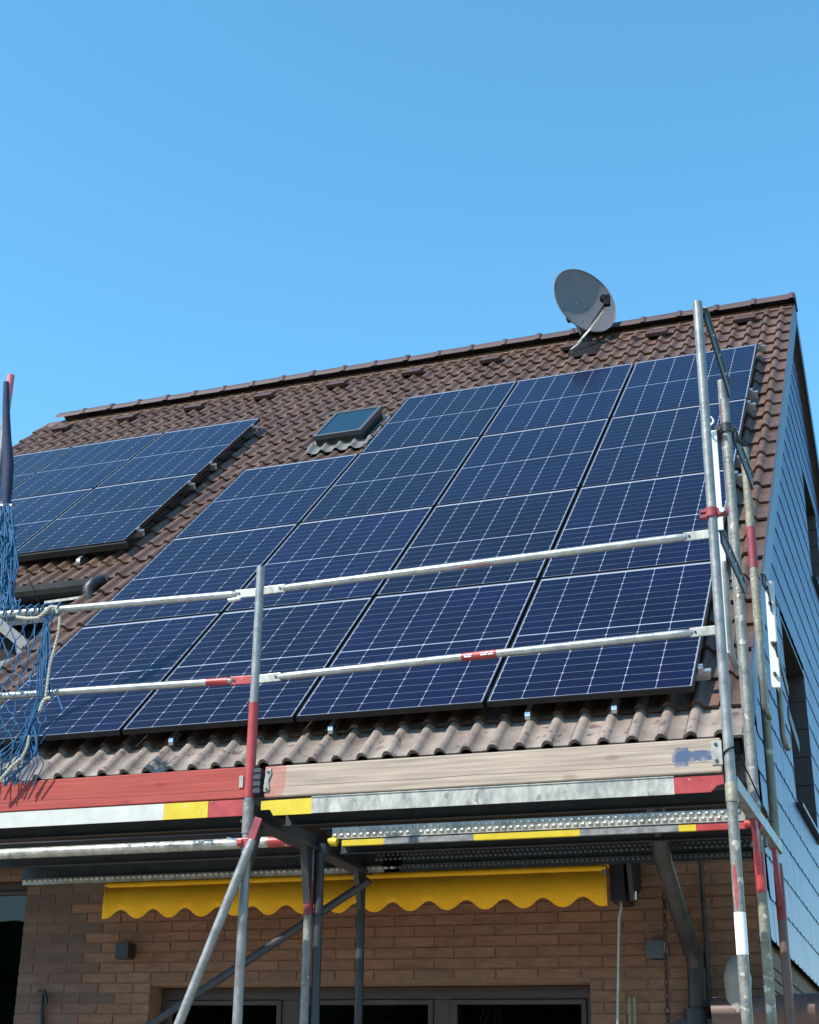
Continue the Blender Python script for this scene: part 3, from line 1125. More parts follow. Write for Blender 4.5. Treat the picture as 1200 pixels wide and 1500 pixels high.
sc.sort()
srest = MB()
for i, (hid, d, ya, yb, z) in enumerate(sc):
    jx = random.uniform(-0.0004, 0.0004)
    if i < 298 and not hid:
        inst('slate', slate_me, clad, (GX + jx, ya, z), (0, random.uniform(-0.002, 0.002), 0))
    else:
        za = min(z + SH + 0.03, gz_top(ya))
        zb = min(z + SH + 0.03, gz_top(yb))
        if za < z + 0.01 and zb < z + 0.01:
            continue
        za, zb = max(za, z + 0.002), max(zb, z + 0.002)
        ka, kb = (za - z) / (SH + 0.03), (zb - z) / (SH + 0.03)
        g0 = GX + jx
        srest.add([(g0 + 0.0062, ya, z), (g0 + 0.0062, yb, z), (g0 + 0.0062 - 0.0064 * kb, yb, zb), (g0 + 0.0062 - 0.0064 * ka, ya, za),
                   (g0 + 0.001, ya, z), (g0 + 0.001, yb, z), (g0 + 0.001 - 0.0045 * kb, yb, zb), (g0 + 0.001 - 0.0045 * ka, ya, za)],
                  [(0, 1, 2, 3), (4, 7, 6, 5), (0, 4, 5, 1), (1, 5, 6, 2), (3, 2, 6, 7), (0, 3, 7, 4)])
part('slate_field', srest, M['slate'], clad, kind='stuff')
# gable windows: deep reveals lined with panels, frame, pane, sill
for (y0, y1, z0, z1) in GW:
    wf = MB()
    dx = 0.28
    wf.box((GX - dx - 0.05, y0 + 0.02, z0), (GX - dx, y0 + 0.09, z1))
    wf.box((GX - dx - 0.05, y1 - 0.09, z0), (GX - dx, y1 - 0.02, z1))
    wf.box((GX - dx - 0.05, y0 + 0.09, z1 - 0.08), (GX - dx, y1 - 0.09, z1 - 0.01))
    wf.box((GX - dx - 0.05, y0 + 0.09, z0 + 0.02), (GX - dx, y1 - 0.09, z0 + 0.09))
    win = part('gable_window', wf, M['window_frame'], house)
    pm = MB()
    pm.box((GX - dx - 0.03, y0 + 0.08, z0 + 0.08), (GX - dx - 0.02, y1 - 0.08, z1 - 0.07))
    part('pane', pm, M['glass'], win)
    lm_ = MB()
    lm_.box((GX - dx - 0.01, y0 - 0.012, z0), (GX + 0.004, y0 + 0.012, z1 + 0.012))
    lm_.box((GX - dx - 0.01, y0 + 0.012, z1 - 0.012), (GX + 0.004, y1 - 0.012, z1 + 0.012))
    part('reveal_lining', lm_, M['slate_brown'], win)
    nz = 6
    for kk in range(nz):
        za = z0 + (z1 - z0) * kk / nz
        pm = MB()
        pm.box((GX - dx - 0.01, y1 - 0.012, za + 0.002), (GX + 0.004, y1 + 0.012, za + (z1 - z0) / nz - 0.004))
        part('reveal_panel', pm, M['slate_brown'], win)
    sm = MB()
    sm.add([(GX - dx, y0 + 0.012, z0 + 0.03), (GX + 0.045, y0 + 0.012, z0 + 0.006), (GX + 0.045, y1 - 0.012, z0 + 0.006), (GX - dx, y1 - 0.012, z0 + 0.03),
            (GX - dx, y0 + 0.012, z0 + 0.02), (GX + 0.045, y0 + 0.012, z0 - 0.02), (GX + 0.045, y1 - 0.012, z0 - 0.02), (GX - dx, y1 - 0.012, z0 + 0.02)],
           [(0, 1, 2, 3), (7, 6, 5, 4), (0, 4, 5, 1), (1, 5, 6, 2), (2, 6, 7, 3), (3, 7, 4, 0)])
    part('sill', sm, M['gutter'], win)
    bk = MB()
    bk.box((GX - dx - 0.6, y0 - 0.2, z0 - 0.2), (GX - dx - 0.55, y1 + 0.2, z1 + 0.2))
    part('room_shade_sheet', bk, M['painted_shade'], win)  # near-black sheet in place of the unlit room behind
# plain dark masonry under the cladding
pm = MB()
pm.box((GX - 0.06, WALL_Y, GZ), (GX - 0.04, REAR_Y, CZ0 + 0.02))
part('gable_plinth', pm, M['brick_dark'], house)
zz = CZ0 - 0.06
pl_ = MB()
k = 0
while k < 14:
    y = WALL_Y + (0.12 if k % 2 else 0)
    while y < 6:
        pl_.box((GX - 0.05, y, zz - BH), (GX - 0.030, y + 0.24, zz))
        y += 0.25
    zz -= CH
    k += 1
part('plinth_brick_field', pl_, M['brick_dark'], house, kind='stuff')

# front windows
wy = WALL_Y + 0.16


def window(x0, x1, z0, z1, bars, name, top=0.075):
    f = MB()
    f.box((x0, wy, z1 - top), (x1, wy + 0.07, z1 - 0.002))
    f.box((x0 + 0.002, wy, z0), (x0 + 0.06, wy + 0.07, z1 - top))
    f.box((x1 - 0.06, wy, z0), (x1 - 0.002, wy + 0.07, z1 - top))
    for a, b in bars:
        f.box((a, wy + 0.002, z0), (b, wy + 0.07, z1 - top))
    o = part(name, f, M['window_frame'], house, bevel=0.004)
    xs = [x0 + 0.06] + [t for ab in bars for t in ab] + [x1 - 0.06]
    for k in range(0, len(xs), 2):
        a, b = xs[k], xs[k + 1]
        s = MB()
        s.box((a, wy - 0.012, z1 - top - 0.03), (b, wy + 0.03, z1 - top - 0.003))
        s.box((a, wy - 0.012, z0), (a + 0.03, wy + 0.03, z1 - top - 0.03))
        s.box((b - 0.03, wy - 0.012, z0), (b, wy + 0.03, z1 - top - 0.03))
        part('sash', s, M['window_frame'], o, bevel=0.003)
        p = MB()
        p.box((a + 0.03, wy + 0.01, z0), (b - 0.03, wy + 0.016, z1 - top - 0.03))
        part('pane', p, M['glass'], o)
    return o


window(-3.62, -0.82, -3.3, -1.405, [(-2.78, -2.66), (-1.80, -1.68)], 'terrace_window')
window(-6.2, -4.60, -3.3, -0.70, [(-5.4, -5.28)], 'side_window', top=0.06)
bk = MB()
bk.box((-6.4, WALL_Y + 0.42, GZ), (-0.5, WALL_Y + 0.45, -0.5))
part('room_shade_sheet', bk, M['painted_shade'], house)  # near-black sheet close behind the panes replaces the unlit room

# downpipe from the gutter back to the wall, lightning conductor rod, flue with cowl
pd = MB()
x_p = at(1020, 1440, WALL_Y - 0.08).x
pA = at(972, 1262, 0.12)
pd.sweep([Vector((x_p - 0.02, -0.09, ez - 0.10)), Vector((x_p - 0.02, -0.08, ez - 0.22)), pA, at(1008, 1378, WALL_Y - 0.22),
          at(1018, 1402, WALL_Y - 0.10), at(1021, 1425, WALL_Y - 0.08)], 0.048, 14)
pd.sweep([at(1021, 1420, WALL_Y - 0.08), at(1023, 1476, WALL_Y - 0.08)], 0.053, 14)
pd.sweep([at(1022.8, 1470, WALL_Y - 0.08), Vector((x_p, WALL_Y - 0.08, GZ))], 0.048, 14)
part('downpipe', pd, M['pipe'], house)
pd = MB()
a_ = at(1023, 1488, WALL_Y - 0.08)
pd.sweep([a_ + Vector((0, 0, 0.03)), a_ + Vector((0, 0, -0.10))], 0.078, 12)
pd.box(a_ + Vector((-0.12, -0.05, -0.14)), a_ + Vector((0.12, 0.05, -0.02)))
part('downpipe_collar', pd, M['lamp_dark'], house)
pd = MB()
pd.sweep([at(1026, 1250, WALL_Y - 0.05), at(1034, 1380, WALL_Y - 0.05), at(1039, 1500, WALL_Y - 0.05)], 0.013, 8)
part('conductor_rod', pd, M['pipe'], house)

flue = thing('flue_pipe', 'brown horizontal pipe with a grey cowl beside the scaffold feet at the wall corner', 'pipe', at(1130, 1490, 0.62))
pd = MB()
pd.sweep([at(1046, 1487, 0.74), at(1260, 1478, 0.74)], 0.088, 18)
part('pipe', pd, M['pipe_brown'], flue)
pd = MB()
q0 = at(1083, 1470, 0.72)
pd.sweep([q0 + Vector((0, 0, -0.05)), q0 + Vector((0, 0, 0.06)), q0 + Vector((0, 0, 0.13)), q0 + Vector((0, 0, 0.20)), q0 + Vector((0, 0, 0.24))],
         [0.068, 0.068, 0.074, 0.055, 0.02], 16)
part('cowl', pd, M['grey_hood'], flue)
pd = MB()
pd.box(at(1045, 1470, 0.78), at(1068, 1461, 0.80))
pd.box(at(1108, 1468, 0.78), at(1122, 1460, 0.80))
part('bracket_plate', pd, M['white'], flue)
# tap pipe on the left
pd = MB()
pd.sweep([at(62, 1456, WALL_Y - 0.03), at(60, 1520, WALL_Y - 0.03)], 0.014, 8)
pd.sweep([at(55, 1452, WALL_Y - 0.03), at(66, 1452, WALL_Y - 0.05), at(69, 1470, WALL_Y - 0.06)], 0.009, 8)
single('wall_pipe', pd, M['lamp_dark'], 'thin black pipe on the brick wall below the left cube lamp', 'pipe', at(60, 1520, WALL_Y))

# ------------------------------------------------------------------ solar panels
PW, PH, PT = 1.134, 1.722, 0.035
PU, PV = 1.154, 1.742


def panel_meshes():
    f = MB()
    lip = 0.0085
    f.box((0, 0, -PT), (lip, PH, 0))
    f.box((PW - lip, 0, -PT), (PW, PH, 0))
    f.box((lip, 0, -PT), (PW - lip, lip, 0))
    f.box((lip, PH - lip, -PT), (PW - lip, PH, 0))
    fm = f.mesh('panel_frame', M['frame_black'])
    b = MB()
    b.box((lip, lip, -0.006), (PW - lip, PH - lip, -0.0018))
    bm_ = b.mesh('backsheet', M['backsheet'])
    c = MB()
    cw, chh, gx, gyv, mid = 0.1812, 0.0896, 0.0033, 0.0030, 0.009
    x0 = (PW - (6 * cw + 5 * gx)) / 2
    y = lip + 0.007
    ch = 0.0070
    for r in range(18):
        for k in range(6):
            x = x0 + k * (cw + gx)
            z = -0.0012
            c.add([(x + ch, y, z), (x + cw - ch, y, z), (x + cw, y + ch, z), (x + cw, y + chh - ch, z), (x + cw - ch, y + chh, z),
                   (x + ch, y + chh, z), (x, y + chh - ch, z), (x, y + ch, z)], [(0, 1, 2, 3, 4, 5, 6, 7)])
        y += chh + gyv
        if r == 8:
            y += mid
    cm = c.mesh('cell_grid', M['cell'])
    g_ = MB()
    g_.box((lip, lip, -0.0009), (PW - lip, PH - lip, -0.0002))
    gm = g_.mesh('panel_glass', M['pv_glass'])
    return fm, bm_, cm, gm


fm, bm_, cm, gm = panel_meshes()


def make_panel(label, group, loc):
    t = thing('solar_panel', label, 'solar panel', loc, group)
    t.rotation_euler = (A, 0, 0)
    for nm, me in (('panel_frame', fm), ('backsheet', bm_), ('cell_grid', cm), ('glass', gm)):
        o = bpy.data.objects.new(nm, me)
        col.objects.link(o)
        o.parent = t
        if nm == 'cell_grid':
            o['kind'] = 'stuff'
    return t


proto = None


def put_panel(label, group, u, v):
    global proto
    loc = rp(u, v)
    if proto is None:
        proto = make_panel(label, group, loc)
        return proto
    t = proto.copy()
    col.objects.link(t)
    t.location = loc
    t['label'], t['group'] = label, group
    for ch_ in proto.children:
        c_ = ch_.copy()
        col.objects.link(c_)
        c_.parent = t
    return t


ordn = {0: 'bottom', 1: 'second lowest', 2: 'third lowest', 3: 'top'}
cols_n = {1: 'rightmost', 2: 'second from the right', 3: 'third from the right', 4: 'leftmost'}
for j in range(4):
    for i in range(1, 5):
        if j == 3 and i == 4:
            continue
        cname = cols_n[i] if not (j == 3 and i == 3) else 'leftmost, beside the skylight'
        extra = {0: 'just above the eaves tiles', 1: 'row up from the eaves', 2: 'row up from the eaves', 3: 'row nearest the ridge'}[j]
        lab = f"{ordn[j]} row panel of the large blue solar array, {cname}"
        put_panel(lab, 'solar panels of the large array', -i * PU + 0.01, j * PV)
UL, VL = -5.136, 3.593
for j in range(2):
    for i in range(1, 4):
        cname = {1: 'rightmost', 2: 'middle', 3: 'leftmost'}[i]
        lab = f"{'lower' if j == 0 else 'upper'} row panel of the smaller left solar array, {cname}, above the roof recess"
        put_panel(lab, 'solar panels of the small left array', UL - i * PU + 0.01, VL + j * PV)

# mounting rails, clamps and roof hooks
RH = 0.04


def rail(u0, u1, v, label):
    t = thing('mounting_rail', label, 'rail', rp(u1, v, -PT), 'mounting rails under the solar panels')
    r = MB()
    slab_uv(r, u0, u1 - 0.02, v - 0.02, v + 0.02, -PT - RH, -PT - 0.001)
    part('rail', r, M['alu'], t)
    c = MB()
    slab_uv(c, u1 - 0.075, u1 - 0.052, v - 0.025, v - 0.006, -PT, 0.004)
    slab_uv(c, u1 - 0.075, u1 - 0.052, v + 0.006, v + 0.025, -PT, 0.004)
    slab_uv(c, u1 - 0.05, u1 - 0.012, v - 0.018, v + 0.018, -PT - 0.001, -PT + 0.014)
    part('end_clamp', c, M['alu'], t)
    return t


rows_txt = ['bottom', 'second', 'third', 'top']
for j in range(4):
    for k, f in enumerate((0.13, 0.93)):
        v = j * PV + f * PV
        if j == 3 and k == 1:
            v = j * PV + 1.745
            v = 6.93
        rail(-4 * PU if j < 3 else -3 * PU, 0.075, v, f"{'lower' if k == 0 else 'upper'} mounting rail under the {rows_txt[j]} row of the large solar array")
for j in range(2):
    for k, f in enumerate((0.16, 0.84)):
        rail(UL - 3 * PU, UL + 0.06, VL + (j + f) * PV, f"{'lower' if k == 0 else 'upper'} mounting rail under the {'lower' if j == 0 else 'upper'} row of the left solar array")
# black rail under the front edge of the left array
r = MB()
slab_uv(r, UL - 3 * PU, UL + 0.02, VL - 0.035, VL - 0.002, -PT - 0.03, -0.012)
single('edge_rail', r, M['gutter'], 'dark edge rail along the bottom of the smaller left solar array', 'rail', rp(UL, VL, -0.03))
hook_us = (-3.139, -2.10, -0.926, -0.445)
hook_n = ('leftmost', 'second from the left', 'second from the right', 'rightmost')


def hook(u, v, label, wdt=0.03):
    h = MB()
    pts = [(v + 0.16, -PT - RH - 0.006), (v + 0.02, -PT - RH - 0.006), (v + 0.005, -PT - RH - 0.02), (v - 0.005, BASE + 0.052), (v + 0.02, BASE + 0.045), (v + 0.14, BASE + 0.05)]
    for (a, oa), (b, ob) in zip(pts[:-1], pts[1:]):
        q = []
        for uu in (u - wdt / 2, u + wdt / 2):
            q += [rp(uu, a, oa), rp(uu, b, ob), rp(uu, b, ob - 0.006), rp(uu, a, oa - 0.006)]
        h.add(q, [(0, 1, 2, 3), (7, 6, 5, 4), (0, 4, 5, 1), (1, 5, 6, 2), (2, 6, 7, 3), (3, 7, 4, 0)])
    return single('roof_hook', h, M['alu'], label, 'roof hook', rp(u, v, BASE), 'roof hooks under the panels')


for u, n_ in zip(hook_us, hook_n):
    hook(u, -0.02, f'bare metal roof hook under the lower edge of the large array, {n_}')
hook(-5.57, VL - 0.12, 'bent metal roof hook under the lower edge of the left array', 0.035)

# ------------------------------------------------------------------ skylight
skt = thing('skylight', 'small closed roof window with dark frame between the two solar arrays', 'skylight', rp(-3.95, 6.4, BASE))
s = MB()
slab_uv(s, SKY_U0 + 0.015, SKY_U1 - 0.015, SKY_V0 + 0.02, SKY_V1 - 0.02, BASE, -0.045)
part('curb', s, M['lamp_dark'], skt)
s = MB()
tw = 0.035
slab_uv(s, SKY_U0, SKY_U1, SKY_V0, SKY_V0 + tw, -0.05, 0.0)
slab_uv(s, SKY_U0, SKY_U1, SKY_V1 - tw, SKY_V1, -0.05, 0.0)
slab_uv(s, SKY_U0, SKY_U0 + tw, SKY_V0 + tw, SKY_V1 - tw, -0.05, 0.0)
slab_uv(s, SKY_U1 - tw, SKY_U1, SKY_V0 + tw, SKY_V1 - tw, -0.05, 0.0)
part('sash_frame', s, M['sash'], skt, bevel=0.004)
s = MB()
slab_uv(s, SKY_U0 + tw, SKY_U1 - tw, SKY_V0 + tw, SKY_V1 - tw, -0.015, -0.008)
part('pane', s, M['sky_glass'], skt)
s = MB()
nU = 40
vv = []
for vq, oq in ((SKY_V0 - 0.17, BASE + 0.034), (SKY_V0 - 0.02, BASE + 0.045), (SKY_V0 + 0.03, BASE + 0.055)):
    for k in range(nU + 1):
        u = SKY_U0 - 0.08 + (SKY_U1 - SKY_U0 + 0.16) * k / nU
        per = ((u - X_L) / (TW / 2)) % 1.0
        h = 0.034 * max(0.0, sin(pi * min(per / 0.52, 1)))
        vv.append(rp(u, vq, oq + h))
n1 = nU + 1
s.add(vv, [(r_ * n1 + k, r_ * n1 + k + 1, (r_ + 1) * n1 + k + 1, (r_ + 1) * n1 + k) for r_ in range(2) for k in range(nU)], smooth=True)
slab_uv(s, SKY_U0 - 0.07, SKY_U0 - 0.001, SKY_V0, SKY_V1 + 0.06, BASE + 0.03, BASE + 0.05)
slab_uv(s, SKY_U1 + 0.001, SKY_U1 + 0.07, SKY_V0, SKY_V1 + 0.06, BASE + 0.03, BASE + 0.05)
part('flashing', s, M['lead'], skt)

# ------------------------------------------------------------------ satellite dish
dc = at(857, 440, 6.18)
nrm = (RIGHT * 0.429 + UP * 0.429 - F * 0.795).normalized()
dish = thing('satellite_dish', 'grey satellite dish on a mast near the ridge', 'satellite dish', rp(-1.95, 8.35, BASE))
e1 = Vector((0, 0, 1)).cross(nrm).normalized()
e2 = nrm.cross(e1).normalized()
db = MB()
ns, nr = 48, 8
RD = 0.392
front, back = [], []
dep = 0.07
for i in range(nr + 1):
    rr_ = RD * i / nr
    for j in range(ns):
        t = 2 * pi * j / ns
        off = dep * ((i / nr) ** 2 - 1)
        p = dc + e1 * (rr_ * cos(t)) + e2 * (rr_ * sin(t)) + nrm * off
        front.append(p)
        back.append(p - nrm * 0.006)
ff = [(i * ns + j, i * ns + (j + 1) % ns, (i + 1) * ns + (j + 1) % ns, (i + 1) * ns + j) for i in range(nr) for j in range(ns)]
db.add(front, ff, smooth=True)
db.add(back, ff, smooth=True)
rim = [dc + e1 * (RD * cos(2 * pi * j / ns)) + e2 * (RD * sin(2 * pi * j / ns)) for j in range(ns)]
db.sweep(rim, 0.007, 6, closed=True)
refl = part('reflector', db, M['dish'], dish)
bl = MB()
for (a, b) in ((-0.07, -0.02), (0.03, -0.03), (-0.04, -0.24)):
    c_ = dc + e1 * a + e2 * b - nrm * (dep * (1 - (a * a + b * b) / RD ** 2) - 0.004)
    bl = MB()
    bl.sweep([c_, c_ + nrm * 0.006], 0.009, 8)
    part('bolt', bl, M['alu'], refl)
bot = dc - e2 * (RD * 0.98) - nrm * 0.02
lnb = dc + nrm * 0.36 + e2 * -0.10
lp = at(887, 437, 0)  # direction of the feed as seen in the photograph
dirv = (lp - CAM).normalized()
tt = (lnb - CAM).dot(dirv)
lnb = CAM + dirv * tt
ab = MB()
ab.slab(bot - e2 * 0.02 - nrm * 0.08, bot + nrm * 0.04, 0.03, 0.02, side=e2)
ab.slab(bot + nrm * 0.03, lnb - e2 * 0.05, 0.028, 0.018, side=e2)
part('feed_arm', ab, M['dark_metal'], dish)
lb = MB()
toward = (dc - lnb).normalized()
lb.sweep([lnb + toward * 0.045, lnb + toward * 0.03, lnb + toward * 0.025, lnb - toward * 0.02, lnb - toward * 0.04], [0.042, 0.048, 0.042, 0.042, 0.034], 14)
lb.box(lnb - toward * 0.02 + Vector((-0.032, -0.03, -0.085)), lnb - toward * 0.02 + Vector((0.032, 0.032, 0.03)))
part('feed_head', lb, M['black'], dish)
cb = MB()
c0 = at(836, 512, 6.02)
for k, dxx in enumerate((0, 0.014)):
    o_ = RIGHT * dxx
    cb.sweep([lnb - UP * 0.06 + o_, (lnb - e2 * 0.08) * 0.6 + (bot + nrm * 0.03) * 0.4 + RIGHT * 0.012 + o_ - F * 0.015,
              bot + nrm * 0.05 + o_ - F * 0.02, at(853, 494, 6.0) + o_, at(845, 505, 6.03) + o_, c0], 0.0050, 6)
part('cable', cb, M['cable'], dish)
mb_ = MB()
mbase = at(862, 500, 6.16)
mb_.sweep([mbase - Vector((0, 0, 0.35)), Vector((mbase.x, mbase.y + 0.12, dc.z + 0.12)) - nrm * 0.08], 0.024, 12)
part('mast', mb_, M['dark_metal'], dish)
mb_ = MB()
ctr = dc - nrm * (dep + 0.16)
mb_.box(ctr - Vector((0.07, 0.05, 0.10)), ctr + Vector((0.07, 0.05, 0.10)))
mb_.slab(ctr - nrm * 0.0 - e2 * 0.05, bot - nrm * 0.08, 0.05, 0.03, side=e1)
part('bracket', mb_, M['dark_metal'], dish)
mb_ = MB()
bp_ = [rp(-2.02, 8.05, BASE + 0.04), rp(-1.70, 8.05, BASE + 0.04), rp(-1.66, 8.55, BASE + 0.055), rp(-2.06, 8.55, BASE + 0.055)]
cc = rp(-1.86, 8.36, BASE + 0.12)
mb_.add(bp_ + [cc], [(0, 1, 2, 3), (0, 4, 1), (1, 4, 2), (2, 4, 3), (3, 4, 0)])
part('mast_foot_shadow', mb_, M['black'], dish)  # black pyramid painted as the dish's shadow at the mast foot

# ------------------------------------------------------------------ scaffold
YF, YI, YB = -1.10, -0.30, 0.47
XM, XE = -2.045, 0.300
ZD = -0.72                                   # deck surface
TR = 0.02415


def band(parent, x, y, z0, z1, m, name='paint_band'):
    b = MB()
    b.sweep([(x, y, z0), (x, y, z1)], TR + 0.0012, 16, cap=False)
    return part(name, b, m, parent)


# middle frame: front standard up to the guard rails, inner standards under the deck
fr = thing('scaffold_trestle', 'middle scaffold trestle standing between the two bays, red band on its front post', 'scaffold trestle', (XM, YF, GZ), 'scaffold trestles carrying the decks')
s = MB()
s.pipe((XM, YF, GZ), (XM, YF, -0.80), TR)
p = part('front_standard', s, M['steel'], fr)
s = MB()
s.pipe((XM, YF, -0.80), (XM, YF, 0.505), TR - 0.0015)
part('guard_post', s, M['steel'], fr)
band(fr, XM, YF, -0.72, -0.235, M['red'])
s = MB()
s.sweep([(XM, YF, -0.90), (XM, YF, -0.735)], TR + 0.004, 16)
part('spigot_sleeve', s, M['steel_old'], fr)
s = MB()
s.pipe((XM, YI, GZ), (XM, YI, -0.80), TR)
part('inner_standard', s, M['steel_old'], fr)
band(fr, XM, YI, -1.18, -1.0, M['red_dark'])
s = MB()
s.sweep([(XM + 0.05, YI + 0.02, GZ), (XM + 0.05, YI + 0.02, -0.85)], TR, 14)
part('coupled_tube', s, M['steel_dark_shaded'], fr)
s = MB()
s.pipe((XM, YB, GZ), (XM, YB, -0.86), TR)
part('rear_standard', s, M['steel_dark_shaded'], fr)
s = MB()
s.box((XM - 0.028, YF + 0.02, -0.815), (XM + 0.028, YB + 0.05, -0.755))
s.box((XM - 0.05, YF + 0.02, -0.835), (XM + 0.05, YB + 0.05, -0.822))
part('transom', s, M['steel_dark_shaded'], fr)
s = MB()
s.prism([(YI - 0.10, -0.835), (YI + 0.14, -0.835), (YI + 0.025, -1.12), (YI - 0.025, -1.12)], 'x', XM - 0.02, XM + 0.02)
part('gusset_plate', s, M['steel_dark_shaded'], fr)
s = MB()
s.prism([(YF + 0.02, -0.835), (YF + 0.16, -0.835), (YF + 0.025, -1.10)], 'x', XM - 0.015, XM + 0.015)
part('gusset_plate', s, M['steel_dark_shaded'], fr)
s = MB()
s.prism([(YB - 0.10, -0.835), (YB + 0.04, -0.835), (YB + 0.02, -1.05), (YB - 0.02, -1.05)], 'x', XM - 0.015, XM + 0.015)
part('gusset_plate', s, M['steel_dark_shaded'], fr)
s = MB()
s.sweep([(XM + 0.05, YI + 0.05, -0.86), (XM + 0.05, YI + 0.05, -0.80)], 0.045, 10)
part('coupler', s, M['steel_dark_shaded'], fr)
s = MB()
s.box((XM - 0.04, YF - 0.035, -0.965), (XM + 0.03, YF + 0.03, -0.925))
s.box((XM - 0.035, YF - 0.045, -0.955), (XM - 0.005, YF - 0.03, -0.932))
part('wedge_clamp', s, M['red'], fr, bevel=0.004)
s = MB()
s.sweep([(XM - 0.04, YF - 0.03, -0.935), (XM - 0.085, YF - 0.05, -0.925)], 0.006, 6)
s.sweep([(XM - 0.04, YF - 0.03, -0.955), (XM - 0.075, YF - 0.05, -0.962)], 0.008, 6)
part('bolt', s, M['alu'], fr)

# toe board holder on the middle post
s = MB()
s.box((XM + 0.026, YF - 0.010, -0.705), (XM + 0.06, YF + 0.05, -0.575))
for k in range(4):
    s.box((XM + 0.024, YF - 0.016, -0.70 + k * 0.034), (XM + 0.064, YF - 0.008, -0.682 + k * 0.034))
part('toe_board_holder', s, M['steel_dark_shaded'], fr)

# end frame
fe = thing('scaffold_trestle', 'end scaffold trestle at the gable corner with a white sticker on its front post', 'scaffold trestle', (XE, YF, GZ), 'scaffold trestles carrying the decks')
s = MB()
s.pipe((XE - 0.002, YF, GZ), (XE - 0.002, YF, -0.80), TR)
part('front_standard', s, M['steel_old'], fe)
s = MB()
s.pipe((XE, YF, -0.80), (XE, YF, 1.66), TR - 0.001)
part('guard_post', s, M['steel'], fe)
s = MB()
s.sweep([(XE, YF, -0.86), (XE, YF, -0.78), (XE, YF, -0.775)], [TR + 0.004, TR + 0.004, TR], 16)
part('spigot_sleeve', s, M['steel_cement'], fe)
st = at(1090, 1337, YF)
st2 = at(1093, 1399, YF)
band(fe, XE - 0.002, YF, st2.z, st.z, M['sticker'], 'sticker')
s = MB()
zt_, zb_ = st.z + 0.005, at(1086, 1268, YF).z
vv = []
for k in range(7):
    w = 0.28 * sin(pi * (k + 0.3) / 7.6) + 0.05
    z = zt_ + (zb_ - zt_) * k / 6
    for a in (-0.25 - w, -0.25 + w):
        vv.append((XE - 0.002 + (TR + 0.001) * sin(a), YF - (TR + 0.001) * cos(a), z))
s.add(vv, [(2 * k, 2 * k + 1, 2 * k + 3, 2 * k + 2) for k in range(6)])
part('paint_mark', s, M['red'], fe)
s = MB()
s.pipe((XE, YI, GZ), (XE, YI, -0.86), TR)
part('inner_standard', s, M['steel_cement'], fe)
band(fe, XE, YI, -1.13, -0.94, M['red'])
s = MB()
s.pipe((XE, YB, GZ), (XE, YB, -0.86), TR)
part('rear_standard', s, M['pipe_brown'], fe)
band(fe, XE, YB, -1.15, -0.9, M['red_dark'])
s = MB()
s.box((XE - 0.024, YF + 0.024, -0.80), (XE + 0.024, YB + 0.06, -0.74))
s.box((XE - 0.024, YF + 0.024, -0.745), (XE - 0.018, YB + 0.06, -0.69))
part('transom', s, M['steel'], fe)
s = MB()
s.prism([(YI - 0.02, -0.80), (YI - 0.14, -0.80), (YI - 0.024, -1.05)], 'x', XE - 0.012, XE + 0.012)
part('gusset_plate', s, M['red_dark'], fe)
s = MB()
s.prism([(YB - 0.02, -0.80), (YB - 0.14, -0.80), (YB - 0.024, -1.08)], 'x', XE - 0.012, XE + 0.012)
part('gusset_plate', s, M['red_dark'], fe)
s = MB()
s.sweep([(XE - 0.005, YI + 0.06, -0.90), (XE - 0.005, YI + 0.06, -0.86)], 0.042, 12)
s.sweep([(XE + 0.0, YI + 0.05, -1.5), (XE + 0.0, YI + 0.05, -0.88)], 0.018, 10)
part('coupler', s, M['steel_dark_shaded'], fe)

# standards rising at the gable end behind the front post
s = MB()
s.pipe((XE, YI, -0.80), (XE, YI, 1.50), TR)
gs = thing('scaffold_standard', 'second upright tube from the front at the gable end, with red paint near its top', 'scaffold tube', (XE, YI, -0.80), 'upright scaffold tubes at the gable end')
part('tube', s, M['steel_old'], gs)
s = MB()
zr0, zr1 = 0.95, 1.47
vv = []
for k in range(9):
    z = zr0 + (zr1 - zr0) * k / 8
    for a in range(5):
        t = -1.9 + (a / 4) * (1.0 - 0.5 * (1 - k / 8))
        vv.append((XE + (TR + 0.001) * sin(t), YI - (TR + 0.001) * cos(t), z))
s.add(vv, [(5 * k + a, 5 * k + a + 1, 5 * k + a + 6, 5 * k + a + 5) for k in range(8) for a in range(4)], smooth=True)
part('paint_mark', s, M['red'], gs)
s = MB()
s.pipe((XE - 0.02, YI + 0.085, -0.80), (XE - 0.02, YI + 0.085, 1.66), TR - 0.003)
gs2 = single('scaffold_standard', s, M['steel_old'], 'galvanised upright tube strapped directly behind the second upright at the gable end', 'scaffold tube', (XE, YI + 0.085, -0.8), 'upright scaffold tubes at the gable end')
s = MB()
s.pipe((XE, YB, -0.80), (XE, YB, 1.55), TR)
gs3 = thing('scaffold_standard', 'rearmost upright tube at the gable end, red band halfway and yellowish lower down', 'scaffold tube', (XE, YB, -0.80), 'upright scaffold tubes at the gable end')
part('tube', s, M['steel_cement'], gs3)
band(gs3, XE, YB, 0.80, 1.05, M['red_dark'])

